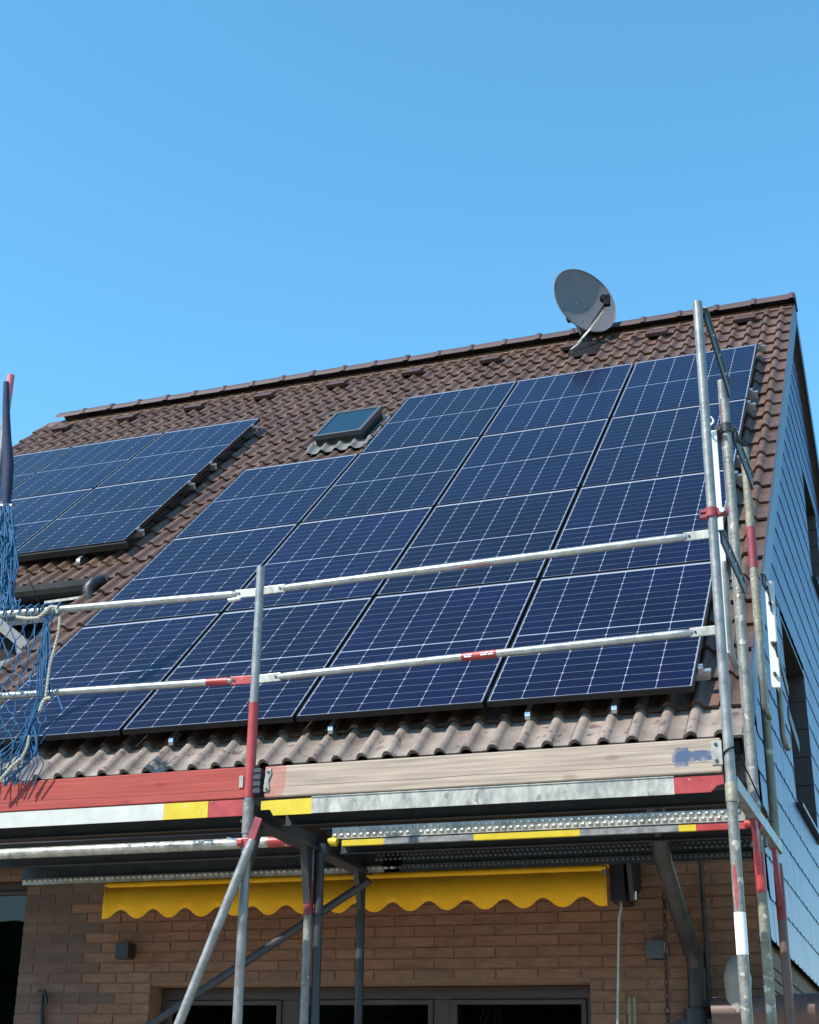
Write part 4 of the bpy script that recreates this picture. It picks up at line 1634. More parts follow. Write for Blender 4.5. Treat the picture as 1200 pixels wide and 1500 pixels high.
# clamps joining them
c = MB()
c.sweep([(XE, YI, 1.30), (XE, YI, 1.35)], TR + 0.009, 14)
c.box((XE - 0.06, YI - 0.015, 1.305), (XE + 0.03, YI + 0.12, 1.345))
c.sweep([(XE - 0.065, YI - 0.03, 1.30), (XE - 0.02, YI - 0.055, 1.30)], 0.012, 8)
c.sweep([(XE + 0.03, YI + 0.08, 1.30), (XE + 0.075, YI + 0.13, 1.28)], 0.014, 8)
single('swivel_coupler', c, M['gutter'], 'dark coupler clamping the two upright tubes near their tops', 'coupler', (XE, YI, 1.32), bevel=0.003)
c = MB()
cz = at(1040, 752, YF).z
c.sweep([(XE - 0.003, YF, cz - 0.022), (XE - 0.003, YF, cz + 0.022)], TR + 0.008, 14)
c.box((XE + 0.02, YF - 0.012, cz - 0.016), (XE + 0.075, YF + 0.022, cz + 0.018))
c.box((XE - 0.055, YF - 0.025, cz - 0.03), (XE - 0.02, YF + 0.01, cz - 0.012))
c.box((XE - 0.055, YF - 0.025, cz - 0.002), (XE - 0.02, YF + 0.01, cz + 0.014))
cp = thing('tube_coupler', 'red half coupler round the front post at the gable corner above the upper rail', 'coupler', (XE, YF, cz))
part('shell', c, M['red_dark'], cp, bevel=0.003)
c = MB()
c.sweep([(XE + 0.05, YF - 0.03, cz), (XE + 0.05, YF + 0.03, cz)], 0.013, 8)
part('bolt', c, M['alu'], cp)

# end guard bars, in depth between the uprights: dark perforated flats and tubes
eg = [((XE + 0.03, YF + 0.03, 1.60), (XE + 0.03, YI - 0.02, 1.53), 'dark perforated end guard bar at the top between front and second uprights'),
      ((XE + 0.03, YI + 0.03, 1.30), (XE + 0.03, YB, 1.32), 'dark perforated end guard bar between second and rearmost uprights'),
      ((XE + 0.03, YF + 0.03, 0.40), (XE + 0.03, YI - 0.02, 0.40), 'dark end guard bar at rail height between front and second uprights'),
      ((XE + 0.04, YB + 0.02, 0.74), (XE + 0.04, YB + 0.62, 0.74), 'grey flat bar reaching from the rearmost upright towards the slates')]
for k, (a, b, lab) in enumerate(eg):
    t = thing('end_guard_bar', lab, 'guard rail', a, 'guard bars at the gable end')
    s = MB()
    s.slab(a, b, 0.075 if k < 2 else 0.06, 0.012, side=Vector((0, 0, 1)))
    part('bar', s, M['steel_dark_shaded'], t, bevel=0.003)
    for q_ in range(3):
        s = MB()
        f = 0.25 + 0.25 * q_
        pc = Vector(a).lerp(Vector(b), f)
        s.sweep([pc + Vector((0.006, 0, 0)), pc + Vector((0.014, 0, 0))], 0.009, 8)
        part('bolt', s, M['alu'], t)
    s = MB()
    pa, pb = Vector(a), Vector(b)
    s.slab(pa + Vector((0.002, 0, 0.042 if k < 2 else 0.034)), pb + Vector((0.002, 0, 0.042 if k < 2 else 0.034)), 0.006, 0.026, side=Vector((0, 0, 1)))
    part('top_flange', s, M['steel'], t)

# short end-guard loops hanging inside the end bay
lp_ = [((XE - 0.015, YF + 0.42, 0.42), (XE - 0.015, YF + 0.42, -0.04), 'short galvanised drop tube behind the front post at the gable end'),
       ((XE + 0.02, YB - 0.20, 0.30), (XE + 0.02, YB - 0.20, -0.05), 'short galvanised drop tube before the rearmost upright'),
       ((XE + 0.06, YB + 0.22, 0.28), (XE + 0.06, YB + 0.22, -0.12), 'short yellowish drop tube behind the rearmost upright')]
for a, b, lab in lp_:
    s = MB()
    a, b = Vector(a), Vector(b)
    s.sweep([a, b, b + Vector((0.004, 0.03, -0.035)), b + Vector((0.01, 0.10, -0.05))], 0.017, 10)
    single('drop_tube', s, M['steel'], lab, 'guard tube', a, 'short drop tubes of the end guard')
s = MB()
s.slab((XE + 0.075, YB + 0.10, 0.36), (XE + 0.075, YB + 0.55, 0.22), 0.075, 0.010, side=Vector((0, 0, 1)))
s.slab((XE + 0.09, YB + 0.30, 0.03), (XE + 0.09, YB + 0.75, -0.06), 0.075, 0.010, side=Vector((0, 0, 1)))
single('hinged_flap', s, M['steel_dark_shaded'], 'pair of dark steel flaps on the outer side of the rearmost upright', 'bracket', (XE + 0.075, YB + 0.3, 0.2), bevel=0.003)

# white boards standing on end between the uprights
s = MB()
s.slab((XE - 0.03, YF + 0.42, -0.05), (XE - 0.03, YF + 0.42, 1.14), 0.05, 0.025, side=Vector((1, 0.15, 0)))
w1 = thing('upright_board', 'white board standing upright behind the front post at the gable corner', 'board', (XE - 0.03, YF + 0.42, -0.05))
part('board', s, M['white'], w1, bevel=0.003)
s = MB()
s.sweep([Vector((XE - 0.035, YF + 0.36, 1.17)) + Vector((0.026 * cos(t * pi / 6), 0, 0.026 * sin(t * pi / 6))) for t in range(12)], 0.006, 6, closed=True)
part('ring', s, M['alu'], w1)
wb0, wb1 = at(1137.5, 1008, 0.62), at(1127, 852, 0.62)
s = MB()
s.slab(wb0, wb1, 0.050, 0.022, side=Vector((1, 0.1, 0)))
w2 = thing('upright_board', 'white board standing upright in front of the slate gable', 'board', wb0)
part('board', s, M['white'], w2, bevel=0.003)
for f_, r_ in ((0.78, 0.011), (0.40, 0.012), (0.12, 0.010)):
    pc = wb0.lerp(wb1, f_)
    s = MB()
    s.sweep([pc + Vector((0.0, -0.010, 0)), pc + Vector((0.0, -0.034, 0))], r_, 8)
    part('bolt', s, M['steel_dark_shaded'], w2)
s = MB()
s.sweep([wb0.lerp(wb1, 0.95) + Vector((-0.01, -0.016, 0)), wb0.lerp(wb1, 0.7) + Vector((0.004, -0.018, 0))], 0.005, 6)
part('latch', s, M['steel_dark_shaded'], w2)

# guard rails with flattened ends and lugs
def guard_rail(x0, x1, z0, z1, lab, red=None, lug_l='zinc_bright', lug_r='zinc_bright', redness=None):
    t = thing('guard_rail', lab, 'guard rail', (x0, YF - 0.03, z0), 'front guard rails of the scaffold')
    y = YF - 0.0
    s = MB()
    a, b = Vector((x0 + 0.10, y, z0)), Vector((x1 - 0.10, y, z1))
    d = (b - a).normalized()
    s.sweep([a, a + d * 0.02, a + d * 0.05, b - d * 0.05, b - d * 0.02, b], [0.010, 0.0175, 0.0195, 0.0195, 0.0175, 0.010], 14)
    part('tube', s, M['steel_rail'], t)
    for e, dd, mk in ((a, -d, lug_l), (b, d, lug_r)):
        s = MB()
        s.slab(e - dd * 0.015, e + dd * 0.112, 0.046, 0.008, side=Vector((0, 0, 1)))
        part('lug', s, M[mk], t, bevel=0.004)
        s = MB()
        s.sweep([e + dd * 0.012 + Vector((0, -0.005, 0)), e + dd * 0.012 + Vector((0, -0.009, 0))], 0.006, 8)
        part('rivet', s, M['gutter'], t)
    for (c0_, c1_, mk) in (red or []):
        s = MB()
        s.sweep([a.lerp(b, c0_), a.lerp(b, c1_)], 0.0205, 14, cap=False)
        part('paint_band', s, M[mk], t)
    return t


ur = guard_rail(XM + 0.03, XE - 0.025, 0.372, 0.408, 'upper galvanised guard rail in front of the large solar array')
a0 = Vector((XM + 0.13, YF, 0.372))
b0 = Vector((XE - 0.125, YF, 0.408))
s = MB()
p0, p1 = a0.lerp(b0, 0.462), a0.lerp(b0, 0.545)
vv = []
for q in (p0, p1):
    for a in (-2.5, -2.1, -1.7):
        vv.append(q + Vector((0, 0.0205 * -cos(a + pi / 2 + 1.1), 0.0205 * sin(a + 0.55))))
s.add(vv, [(0, 1, 4, 3), (1, 2, 5, 4)])
part('paint_mark', s, M['red'], ur)
rr2 = guard_rail(XM + 0.03, XE - 0.025, -0.108, -0.068, 'lower galvanised guard rail with a red label in front of the large solar array', red=[(0.468, 0.553, 'red')])
guard_rail(-4.36, XM - 0.03, 0.415, 0.368, 'upper guard rail on the left bay with blue netting tied to it', lug_r='white_plate')
guard_rail(-4.36, XM - 0.03, -0.065, -0.107, 'lower guard rail on the left bay ending in a red lug', red=[(0.93, 0.99, 'red')], lug_r='red')
# lettering bars on the red label of the lower rail: worn white print
s = MB()
a0 = Vector((XM + 0.13, YF, -0.108))
b0 = Vector((XE - 0.125, YF, -0.068))
for f0, f1, zz_ in ((0.475, 0.495, 0.004), (0.476, 0.493, -0.006), (0.515, 0.524, 0.006), (0.527, 0.534, 0.006), (0.537, 0.546, 0.006), (0.515, 0.530, -0.004), (0.533, 0.546, -0.004)):
    p0, p1 = a0.lerp(b0, f0), a0.lerp(b0, f1)
    s.add([p0 + Vector((0, -0.0212, zz_ - 0.003)), p1 + Vector((0, -0.0212, zz_ - 0.003)), p1 + Vector((0, -0.0212, zz_ + 0.003)), p0 + Vector((0, -0.0212, zz_ + 0.003))], [(0, 1, 2, 3)])
part('label_print', s, M['sticker'], rr2)
s = MB()
s.sweep([a0.lerp(b0, 0.0) + Vector((0, 0, 0))] * 0 or [Vector((XM - 0.10, YF - 0.015, 0.335)), Vector((XM - 0.17, YF - 0.015, 0.33))], 0.012, 8)
single('rail_wedge', s, M['alu'], 'small metal wedge hanging under the upper rail left of the middle post', 'wedge', (XM - 0.13, YF, 0.335))

# toe boards
s = MB()
s.box((XM + 0.075, YF + 0.010, -0.722), (XE - 0.035, YF + 0.040, -0.565))
tbt = thing('toe_board', 'bare wooden toe board with a blue paint mark at its right end', 'toe board', (XM + 0.075, YF + 0.01, -0.722), 'toe boards along the scaffold deck')
part('board', s, M['wood'], tbt, bevel=0.007)
s = MB()
s.box((XE - 0.078, YF + 0.005, -0.690), (XE - 0.030, YF + 0.0095, -0.580))
fit = part('end_fitting', s, M['zinc_bright'], tbt, bevel=0.003)
s = MB()
for z_ in (-0.598, -0.672):
    s.sweep([(XE - 0.056, YF + 0.005, z_), (XE - 0.056, YF + 0.001, z_)], 0.008, 8)
part('screw', s, M['steel_dark_shaded'], fit)
s = MB()
s.prism([(XM + 0.085, -0.585), (XM + 0.112, -0.577), (XM + 0.115, -0.605), (XM + 0.100, -0.64), (XM + 0.108, -0.685), (XM + 0.085, -0.695), (XM + 0.070, -0.69)], 'y', YF + 0.003, YF + 0.0095)
fit2 = part('end_fitting', s, M['zinc_bright'], tbt, bevel=0.002)
s = MB()
for x_, z_ in ((XM + 0.098, -0.595), (XM + 0.092, -0.682)):
    s.sweep([(x_, YF + 0.003, z_), (x_, YF - 0.001, z_)], 0.007, 8)
part('screw', s, M['steel_dark_shaded'], fit2)
tbt2 = thing('toe_board', 'red painted wooden toe board on the left bay', 'toe board', (-4.30, YF + 0.01, -0.722), 'toe boards along the scaffold deck')
s = MB()
s.box((-4.32, YF + 0.010, -0.718), (XM - 0.03, YF + 0.040, -0.560))
part('board', s, M['wood_red'], tbt2, bevel=0.005)
s = MB()
s.box((XM - 0.062, YF + 0.004, -0.665), (XM - 0.040, YF + 0.0095, -0.605))
part('end_fitting', s, M['zinc_bright'], tbt2)

# decks: steel planks with front fascia, perforated edge strips and ribbed undersides
def perf(mb, x0, x1, y, z0, z1, pitch=0.0375, facing=-1):
    """two staggered rows of pressed bumps on the edge of a steel plank"""
    n = int((x1 - x0) / pitch)
    h = (z1 - z0) / 2
    for k in range(n):
        for row in (0, 1):
            cx = x0 + (k + 0.5 + 0.5 * row) * pitch
            cz = z0 + h * (0.5 + row)
            a, b = pitch * 0.36, h * 0.42
            d = 0.010 * facing
            mb.add([(cx - a, y, cz - b), (cx + a, y, cz - b), (cx + a, y, cz + b), (cx - a, y, cz + b),
                    (cx - a * 0.45, y + d, cz + b * 0.1), (cx + a * 0.45, y + d, cz + b * 0.1), (cx + a * 0.4, y + d * 0.8, cz + b * 0.8), (cx - a * 0.4, y + d * 0.8, cz + b * 0.8)],
                   [(0, 1, 5, 4), (1, 2, 6, 5), (2, 3, 7, 6), (3, 0, 4, 7), (4, 5, 6, 7)])


def deck(x0, x1, y0, y1, lab, face=None, face_mat='zinc_bright', strip=None, flange=None, back=None, zf=-0.805, zc=ZD):
    t = thing('scaffold_deck', lab, 'scaffold deck', (x0, y0, zc), 'steel scaffold decks')
    s = MB()
    s.box((x0, y0, zc - 0.006), (x1, y1, zc))
    s.box((x0, y1 - 0.004, zf), (x1, y1, zc - 0.006))
    s.box((x0, y1 - 0.03, zf), (x1, y1 - 0.004, zf + 0.004))
    # ribs pressed into the underside
    w = y1 - y0
    for k in range(3):
        yy = y0 + w * (0.25 + 0.25 * k)
        s.prism([(yy - 0.02, zc - 0.006), (yy - 0.01, zc - 0.026), (yy + 0.01, zc - 0.026), (yy + 0.02, zc - 0.006)], 'x', x0 + 0.01, x1 - 0.01)
    part('plank', s, M['steel_dark_shaded'], t)  # dark colour paints in the shade under the deck
    return t


dl0, dl1 = -4.34, XM - 0.035
dr0, dr1 = XM + 0.05, XE - 0.06
# front decks with bright coloured fascia
def fascia(t, x0, x1, z0, z1, segs, y=YF + 0.012, th=0.006, notch=True):
    for (a, b, mk) in segs:
        s = MB()
        s.box((a + 0.0005, y, z0), (b - 0.0005, y + th, z1))
        s.box((a + 0.0005, y + 0.001, z1), (b - 0.0005, y + 0.02, z1 + 0.004))
        part('fascia', s, M[mk], t)


d1 = deck(dl0, dl1, YF + 0.02, YF + 0.35, 'front steel deck of the left bay with white, yellow and red edge', zf=-0.80)
xy0 = at(238, 1190, YF).x
xy1 = at(303, 1185, YF).x
fascia(d1, dl0, dl1, -0.805, -0.727, [(dl0, xy0, 'white_plate'), (xy0, xy1, 'yellow'), (xy1, dl1, 'red')])
d2 = deck(dr0, dr1, YF + 0.02, YF + 0.35, 'front steel deck of the right bay, worn galvanised edge with yellow and red ends', zf=-0.80)
xg = at(455, 1178, YF).x
xr = at(987, 1152, YF).x
xre = at(1040, 1150, YF).x
s = MB()
s.prism([(XM + 0.062, -0.737), (xg, -0.735), (xg, -0.812), (XM + 0.13, -0.812), (XM + 0.112, -0.782), (XM + 0.062, -0.782)], 'y', YF + 0.012, YF + 0.018)
part('fascia', s, M['yellow'], d2)
s = MB()
s.box((xg, YF + 0.012, -0.810), (xr, YF + 0.018, -0.735))
s.box((xg, YF + 0.008, -0.733), (xr, YF + 0.020, -0.728))
part('fascia', s, M['zinc_bright'], d2)
s = MB()
s.prism([(xr, -0.735), (xre + 0.06, -0.735), (xre + 0.06, -0.775), (xre + 0.03, -0.78), (xre, -0.808), (xr, -0.808)], 'y', YF + 0.012, YF + 0.018)
part('fascia', s, M['red'], d2)
# third decks carry the visible flange and the perforated strip
d5 = deck(dl0, dl1, YI, YI + 0.32, 'middle steel deck of the left bay with a smooth pale flange ending in red')
s = MB()
xf = at(395, 1240, YI).x
xf2 = min(at(441, 1240, YI).x, XM - 0.03)
s.sweep([(dl0, YI - 0.01, -0.785), (xf, YI - 0.01, -0.785)], 0.030, 12)
part('flange', s, M['zinc_bright'], d5)
s = MB()
s.sweep([(xf, YI - 0.01, -0.785), (xf2 - 0.01, YI - 0.01, -0.785), (xf2, YI - 0.01, -0.785)], [0.0302, 0.0302, 0.022], 12)
part('flange', s, M['red'], d5)
d6 = deck(dr0, dr1, YI, YI + 0.32, 'middle steel deck of the right bay with a perforated strip above a striped flange')
s = MB()
x_a = at(487, 1225, YI).x
s.box((x_a, YI - 0.002, -0.782), (dr1 + 0.01, YI + 0.002, -0.722))
perf(s, x_a, dr1 + 0.01, YI - 0.002, -0.778, -0.727)
part('perforated_strip', s, M['zinc_bright'], d6, kind='stuff')
segs = [(at(502, 1238, YI).x, at(563, 1236, YI).x, 'yellow'), (at(563, 1236, YI).x, at(695, 1230, YI).x, 'steel'), (at(695, 1230, YI).x, at(850, 1220, YI).x, 'yellow'),
        (at(850, 1220, YI).x, at(995, 1214, YI).x, 'steel'), (at(995, 1214, YI).x, at(1020, 1212, YI).x, 'yellow'), (at(1020, 1212, YI).x, dr1 + 0.01, 'red')]
for a, b, mk in segs:
    s = MB()
    s.box((a, YI - 0.012, -0.822), (b, YI + 0.012, -0.792))
    part('flange', s, M[mk], d6)
s = MB()
ph = at(486, 1233, YI - 0.01)
s.sweep([ph + Vector((-0.02, 0, 0.01)), ph, ph + Vector((0.03, 0, -0.005))], [0.01, 0.024, 0.022], 10)
part('end_hook', s, M['yellow'], d6)
s = MB()
ph = Vector((dr1 + 0.055, YI - 0.01, -0.80))
s.sweep([ph + Vector((-0.05, 0, 0)), ph, ph + Vector((0.03, 0, -0.02))], [0.02, 0.022, 0.012], 10)
part('end_hook', s, M['red'], d6)
# rear decks
d7 = deck(dl0, dl1 + 0.3, YI + 0.36, YB - 0.04, 'rear steel deck of the left bay, its perforated edge under the house eaves')
s = MB()
s.box((dl0, YB - 0.03, -0.835), (dl1 + 0.28, YB - 0.026, -0.765))
perf(s, dl0, dl1 + 0.28, YB - 0.03, -0.82, -0.77)
part('perforated_strip', s, M['zinc_bright'], d7, kind='stuff')
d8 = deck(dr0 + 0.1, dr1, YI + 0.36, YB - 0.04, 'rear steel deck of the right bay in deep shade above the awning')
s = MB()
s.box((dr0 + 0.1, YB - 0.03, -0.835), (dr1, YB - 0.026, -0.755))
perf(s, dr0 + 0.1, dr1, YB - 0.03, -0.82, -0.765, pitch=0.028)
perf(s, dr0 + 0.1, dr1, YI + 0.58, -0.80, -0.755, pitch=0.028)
part('perforated_strip', s, M['steel_dark_shaded'], d8, kind='stuff')  # darker than the other strips: shade painted into its colour

# diagonal braces
br = thing('diagonal_brace', 'bright diagonal brace running down left from the middle post', 'brace', at(262, 1500, YF - 0.06), 'diagonal scaffold braces')
s = MB()
a, b = at(370, 1230, YF - 0.05), at(262, 1500, YF - 0.08)
d = (b - a).normalized()
s.sweep([a, a + d * 0.05, a + d * 3.2], [0.020, 0.0235, 0.0235], 16)
part('tube', s, M['steel'], br)
s = MB()
a2 = at(379, 1198, YF - 0.05)
s.slab(a2, a + d * 0.16, 0.042, 0.008, side=d.cross(Vector((0, 1, 0))))
part('flat_end', s, M['red_dark'], br, bevel=0.003)
br2 = thing('diagonal_brace', 'dark diagonal brace passing behind the awning posts to the rear standard', 'brace', at(220, 1500, YB), 'diagonal scaffold braces')
s = MB()
a, b = at(541, 1290, YB - 0.05), at(222, 1500, YB - 0.05)
d = (b - a).normalized()
s.sweep([a, b + d * 1.5], 0.0235, 14)
part('tube', s, M['steel_dark_shaded'], br2)

# wire strap on the end post
s = MB()
wz = at(1062, 1100, YF).z
s.sweep([(XE - 0.027, YF - 0.004, wz - 0.03), (XE - 0.018, YF - 0.022, wz - 0.012), (XE, YF - 0.028, wz), (XE + 0.022, YF - 0.018, wz + 0.012),
         (XE + 0.032, YF + 0.01, wz + 0.0), (XE + 0.05, YF + 0.25, wz - 0.06), (XE + 0.05, YI, wz - 0.12)], 0.0035, 6)
single('wire_strap', s, M['black'], 'thin black wire looped round the front post at the gable corner', 'wire', (XE, YF, wz))

# ------------------------------------------------------------------ awning
aw = thing('awning', 'yellow retracted awning with scalloped valance above the terrace window', 'awning', (-2.25, WALL_Y, -0.9))
VY = 0.60
x0, x1 = at(153, 1304, VY).x, at(888, 1275, VY).x
zt0 = -0.845
s = MB()
ns_, dpt = 150, 0.19
nx0, nx1 = at(178, 1325, VY).x, at(854, 1325, VY).x
per = (nx1 - nx0) / 13.0
vv = []
for k in range(ns_ + 1):
    x = x0 + (x1 - x0) * k / ns_
    ph = (x - nx0) / per
    zbm = zt0 - dpt + 0.056 * (0.5 + 0.5 * cos(2 * pi * ph)) ** 1.25
    wv = 0.004 * sin(ph * 1.9) + 0.003 * sin(ph * 5.1)
    vv += [(x, VY + wv * 0.2, zt0), (x, VY + wv * 0.6 - 0.004, zt0 - 0.10), (x, VY + wv, zbm)]
s.add(vv, [(3 * k + r_, 3 * k + 3 + r_, 3 * k + 4 + r_, 3 * k + 1 + r_) for k in range(ns_) for r_ in range(2)], smooth=True)
vo = part('valance', s, M['awning'], aw)
sol = vo.modifiers.new('thick', 'SOLIDIFY')
sol.thickness = 0.0015
s = MB()
s.sweep([(x0, VY + 0.02, zt0 + 0.018), (x1, VY + 0.02, zt0 + 0.018)], 0.022, 12)
part('front_bar', s, M['awning'], aw)
s = MB()
s.sweep([(x0 + 0.02, WALL_Y - 0.10, zt0 + 0.10), (x1 - 0.02, WALL_Y - 0.10, zt0 + 0.10)], 0.05, 14)
part('cloth_roll', s, M['awning'], aw)
s = MB()
s.add([(x0 + 0.03, VY + 0.02, zt0 + 0.035), (x1 - 0.03, VY + 0.02, zt0 + 0.035), (x1 - 0.03, WALL_Y - 0.10, zt0 + 0.15), (x0 + 0.03, WALL_Y - 0.10, zt0 + 0.15)], [(0, 1, 2, 3)])
part('cloth', s, M['awning'], aw)
for xx in (x0 + 0.012, x1 - 0.012):
    s = MB()
    s.box((xx - 0.012, VY, zt0 - 0.02), (xx + 0.012, VY + 0.03, zt0 + 0.03))
    part('end_cap', s, M['alu'], aw)
s = MB()
bx0, bx1 = at(897, 1290, 0.72).x, at(918, 1290, 0.72).x
s.box((bx0, 0.66, -1.0), (bx1, WALL_Y - 0.004, -0.70))
s.prism([(0.60, -0.72), (WALL_Y - 0.01, -0.72), (WALL_Y - 0.01, -0.90), (0.68, -1.0)], 'x', bx1 + 0.02, bx1 + 0.05)
part('bracket', s, M['dark_metal'], aw, bevel=0.004)
s = MB()
s.sweep([at(909, 1318, 0.70), at(910, 1330, 0.68), at(907, 1345, 0.70), at(905, 1500, 0.72), at(905, 1500, 0.72) + Vector((0, 0, -0.8))], 0.0085, 8)
part('crank_rod', s, M['steel_rail'], aw)
s = MB()
s.sweep([at(930, 1306, 0.68), at(930, 1318, 0.68)], 0.012, 8)
part('bolt', s, M['alu'], aw)

# ------------------------------------------------------------------ cube lamps, chains
def cube_lamp(px, py, label, body):
    c0 = at(px, py, WALL_Y - 0.11)
    t = thing('wall_lamp', label, 'wall lamp', (c0.x, WALL_Y, c0.z), 'cube shaped wall lamps')
    s = MB()
    s.box((c0.x - 0.048, WALL_Y - 0.11, c0.z - 0.048), (c0.x + 0.048, WALL_Y - 0.018, c0.z + 0.048))
    part('body', s, body, t, bevel=0.004)
    s = MB()
    s.box((c0.x - 0.035, WALL_Y - 0.02, c0.z - 0.035), (c0.x + 0.035, WALL_Y - 0.002, c0.z + 0.035))
    part('wall_plate', s, M['lamp_dark'], t)
    s = MB()
    s.box((c0.x - 0.036, WALL_Y - 0.098, c0.z - 0.0505), (c0.x + 0.036, WALL_Y - 0.03, c0.z - 0.048))
    part('lens', s, M['lamp_dark'], t)


cube_lamp(178, 1392, 'small black cube lamp on the brick wall under the left end of the awning', M['lamp_dark'])
cube_lamp(959, 1390, 'small grey cube lamp on the brick wall right of the awning crank', M['lamp'])


def chain(top, bot_, n, big, m, label, rad=0.0040):
    s = MB()
    for k in range(n):
        f = (k + 0.5) / n
        c = top.lerp(bot_, f)
        L = (top - bot_).length / n * 0.62
        W = L * 0.36 * (1 + big * (f > 0.75))
        ax = Vector((1, 0, 0)) if k % 2 == 0 else Vector((0.45, 0.9, 0))
        pts = []
        for j in range(10):
            t = 2 * pi * j / 10
            pts.append(c + Vector((0, 0, 1)) * (L * 1.05 * cos(t)) + ax.normalized() * (W * sin(t)))
        s.sweep(pts, rad, 5, closed=True)
    return single('chain', s, m, label, 'chain', bot_)


chain(at(972, 1290, 0.45), at(980, 1540, 0.45), 24, 0.5, M['rust'], 'rusty iron chain hanging beside the grey cube lamp')
s = MB()
tp, bt = at(926, 1463, 0.8), at(928, 1540, 0.8)
for k in range(26):
    c = tp.lerp(bt, k / 25)
    for sx in (-0.014, 0.014):
        ax = Vector((1, 0.3, 0)) if (k % 2) else Vector((0.2, 1, 0))
        s.sweep([c + Vector((sx, 0, 0.008 * cos(2 * pi * j / 8))) + ax.normalized() * 0.006 * sin(2 * pi * j / 8) for j in range(8)], 0.0030, 4, closed=True)
single('chain', s, M['chain'], 'short pale green doubled chain hanging right of the terrace window', 'chain', bt)

# ------------------------------------------------------------------ left end: post in cloth, blue safety net, ropes
lpx = at(-3, 700, YI)
s = MB()
s.pipe((lpx.x, YI, GZ), (lpx.x, YI, at(4, 556, YI).z), TR)
lt = thing('scaffold_standard', 'net wrapped scaffold post at the left edge of the photo with a faded red top', 'scaffold tube', (lpx.x, YI, GZ))
part('tube', s, M['steel'], lt)
band(lt, lpx.x, YI, at(4, 585, YI).z, at(4, 552, YI).z, M['pink'])
s = MB()
ctrl = [(9, 560, 5), (9, 600, 6.5), (10, 640, 8), (12, 680, 10), (11, 715, 9), (9, 745, 7), (8, 770, 5)]
s.sweep([at(a, b, YI - 0.03) for a, b, c in ctrl], [c * 0.0037 for a, b, c in ctrl], 10)
part('cloth_wrap', s, M['cloth'], lt)
s = MB()
s.sweep([at(-8, 741, YI - 0.04), at(18, 741, YI - 0.04)], 0.014, 8)
part('tie_bar', s, M['alu'], lt)

YN = YF - 0.045
net = MB()


def cord(pts, r=0.0034, Y=YN, wob=0.0):
    P = []
    for k, (a, b) in enumerate(pts):
        P.append(at(a + random.uniform(-wob, wob), b + random.uniform(-wob, wob), Y + random.uniform(-0.012, 0.012)))
    net.sweep(P, r, 5)


def grid_net(fn, nu, nv, wob=1.6, r=0.0034, Y=YN, skip=0.0):
    """netting: fn(s,t) gives the pixel place of a knot; diamond mesh of sagging cords"""
    K = {}
    for i in range(nu + 1):
        for j in range(nv + 1):
            a, b = fn((i + (0.5 if j % 2 else 0)) / nu, j / nv)
            K[i, j] = at(a + random.uniform(-wob, wob), b + random.uniform(-wob, wob), Y + random.uniform(-0.02, 0.02))
    for i in range(nu + 1):
        for j in range(nv):
            for di in ((0, 1) if j % 2 else (0, -1)):
                if (i + di, j + 1) in K and random.random() >= skip:
                    p, q_ = K[i, j], K[i + di, j + 1]
                    mid_ = (p + q_) / 2 + Vector((random.uniform(-.006, .006), 0, -0.012 - random.uniform(0, .008)))
                    net.sweep([p, mid_, q_], r, 5, cap=False)
            net.sweep([K[i, j] + Vector((0, 0, -0.008)), K[i, j] + Vector((0, 0, 0.008))], r * 1.7, 6)


# upper panel of net between the two rails, gathered towards its right edge
def f_up(s_, t_):
    k = s_ ** 0.8
    a = -40 + 120 * k - 14 * sin(pi * t_) * (0.3 + 0.7 * s_)
    return min(a, 78 - 10 * sin(pi * t_)), 897 + 122 * t_ + 14 * sin(pi * s_) * (1 - abs(2 * t_ - 1))


grid_net(f_up, 6, 7, wob=2.5)
# gathered cords on its right edge
for k in range(9):
    xx = 56 + k * 2.0
    cord([(66 + random.uniform(-4, 6), 902), (62 + k * 1.4, 930), (xx + 2, 960), (xx, 990), (xx - 1, 1020)], 0.0045, wob=1.2)
# lower part falling from the lower rail down to the left
for k in range(13):
    e = -36 + k * 10
    cord([(60 + random.uniform(-3, 5), 1026), (48 - k * 0.5 + random.uniform(-6, 6), 1052 + k), (24 + k * 1.8, 1085 + random.uniform(-6, 6)), (e * 0.75 + 2, 1120), (e * 0.6 - 4, 1150)], 0.0042, wob=2)


def f_lo(s_, t_):
    xr = 58 - 34 * t_ + 18 * sin(pi * t_)
    return -45 + (xr + 45) * s_, 1022 + 100 * t_ + 10 * s_ * (1 - t_)


grid_net(f_lo, 6, 6, wob=4, skip=0.1)
# narrow fall of net above the upper rail
def f_top(s_, t_):
    return -14 + (24 + 14 * t_ + 6 * sin(7 * t_)) * s_, 742 + 150 * t_


grid_net(f_top, 7, 14, wob=3, r=0.0045, Y=YF + 0.1)
grid_net(lambda a, b: (-10 + 30 * a, 800 + 95 * b), 6, 8, wob=3, Y=YF + 0.14)
for k in range(10):
    cord([(2 + k * 1.6, 745), (6 + k * 2.0 + random.uniform(-3, 3), 790), (2 + k * 2.6, 830), (4 + k * 1.5, 862), (k * 2.2, 896)], 0.006, Y=YF + 0.1, wob=2.5)
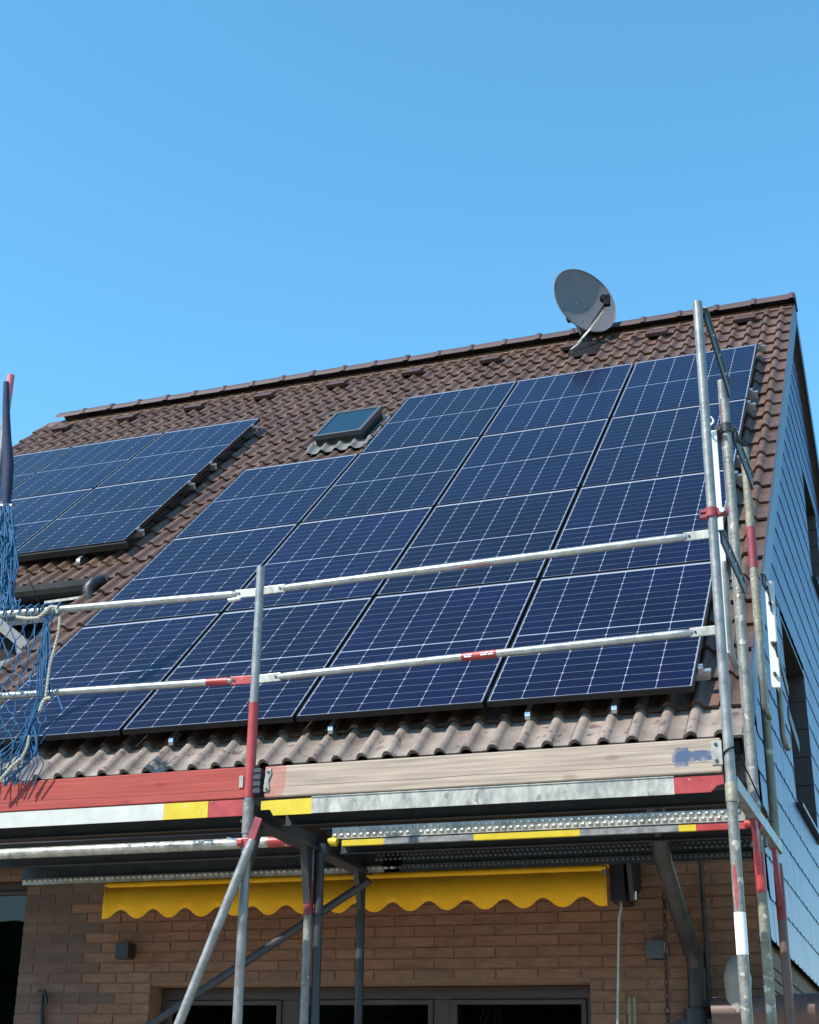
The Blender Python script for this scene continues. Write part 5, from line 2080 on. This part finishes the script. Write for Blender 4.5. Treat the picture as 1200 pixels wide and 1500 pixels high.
# bundle wound along the upper rail
wr = []
for k in range(46):
    t = k / 45
    a, b = -10 + 100 * t, 897.6 - 8.2 * t
    ang = k * 1.25
    c = at(a, b, YF)
    wr.append(c + Vector((0, 0.027 * sin(ang), 0.027 * cos(ang))))
net.sweep(wr, 0.006, 6)
cord([(84, 1018), (92, 1040)], 0.006)
cord([(56, 1024), (46, 1050), (54, 1080), (54, 1100), (40, 1118), (22, 1134), (6, 1150)], 0.008)
nt_ = single('safety_net', net, M['net'], 'blue safety net tied to the left guard rails and gathered in folds', 'safety net', at(60, 1020, YN))

rope = MB()


def twist(pts, r=0.0075):
    P = [at(a, b, YN - 0.02) for a, b in pts]
    # resample
    Q = []
    for p, q_ in zip(P[:-1], P[1:]):
        n = max(2, int((q_ - p).length / 0.006))
        for k in range(n):
            Q.append(p.lerp(q_, k / n))
    Q.append(P[-1])
    for strand in range(3):
        S = []
        for k, p in enumerate(Q):
            d = (Q[min(k + 1, len(Q) - 1)] - Q[max(k - 1, 0)]).normalized()
            s_ = d.orthogonal().normalized()
            s_ = (Vector((0, 1, 0)) - d * d.y).normalized()
            t_ = d.cross(s_)
            ang = k * 0.62 + strand * 2 * pi / 3
            S.append(p + s_ * (r * 0.55 * cos(ang)) + t_ * (r * 0.55 * sin(ang)))
        rope.sweep(S, r * 0.62, 5)


twist([(88, 904), (86, 925), (80, 950), (73, 975), (70, 1000), (67, 1020)])
twist([(74, 1022), (66, 1024), (62, 1031), (58, 1042)], 0.0095)
twist([(43, 1078), (40, 1094), (32, 1110), (18, 1122), (6, 1136), (-8, 1150)])
twist([(24, 904), (40, 906), (56, 905), (66, 897), (74, 889), (82, 889), (84, 898)], 0.009)
single('rope', rope, M['rope'], 'twisted white rope lacing the blue net to the left guard rails', 'rope', at(80, 950, YN))
# black cable ties
def tie(cx_, cy_, tail, label):
    t = MB()
    c = at(cx_, cy_, YF)
    t.sweep([c + Vector((0.004 * (j - 5) / 5, 0.024 * cos(2 * pi * j / 12), 0.024 * sin(2 * pi * j / 12))) for j in range(12)], 0.004, 5, closed=True)
    if tail:
        c = c + Vector((0, -0.024, 0))
        t.sweep([c, at(60, 889, YF - 0.026), at(52, 868, YF - 0.02), at(41, 846, YF - 0.02)], 0.003, 5)
    single('cable_tie', t, M['black'], label, 'cable tie', at(cx_, cy_, YF))


tie(57, 1013, False, 'black cable tie round the lower left guard rail beside the net')
tie(60, 893, True, 'black cable tie with a long loose tail on the upper left guard rail')
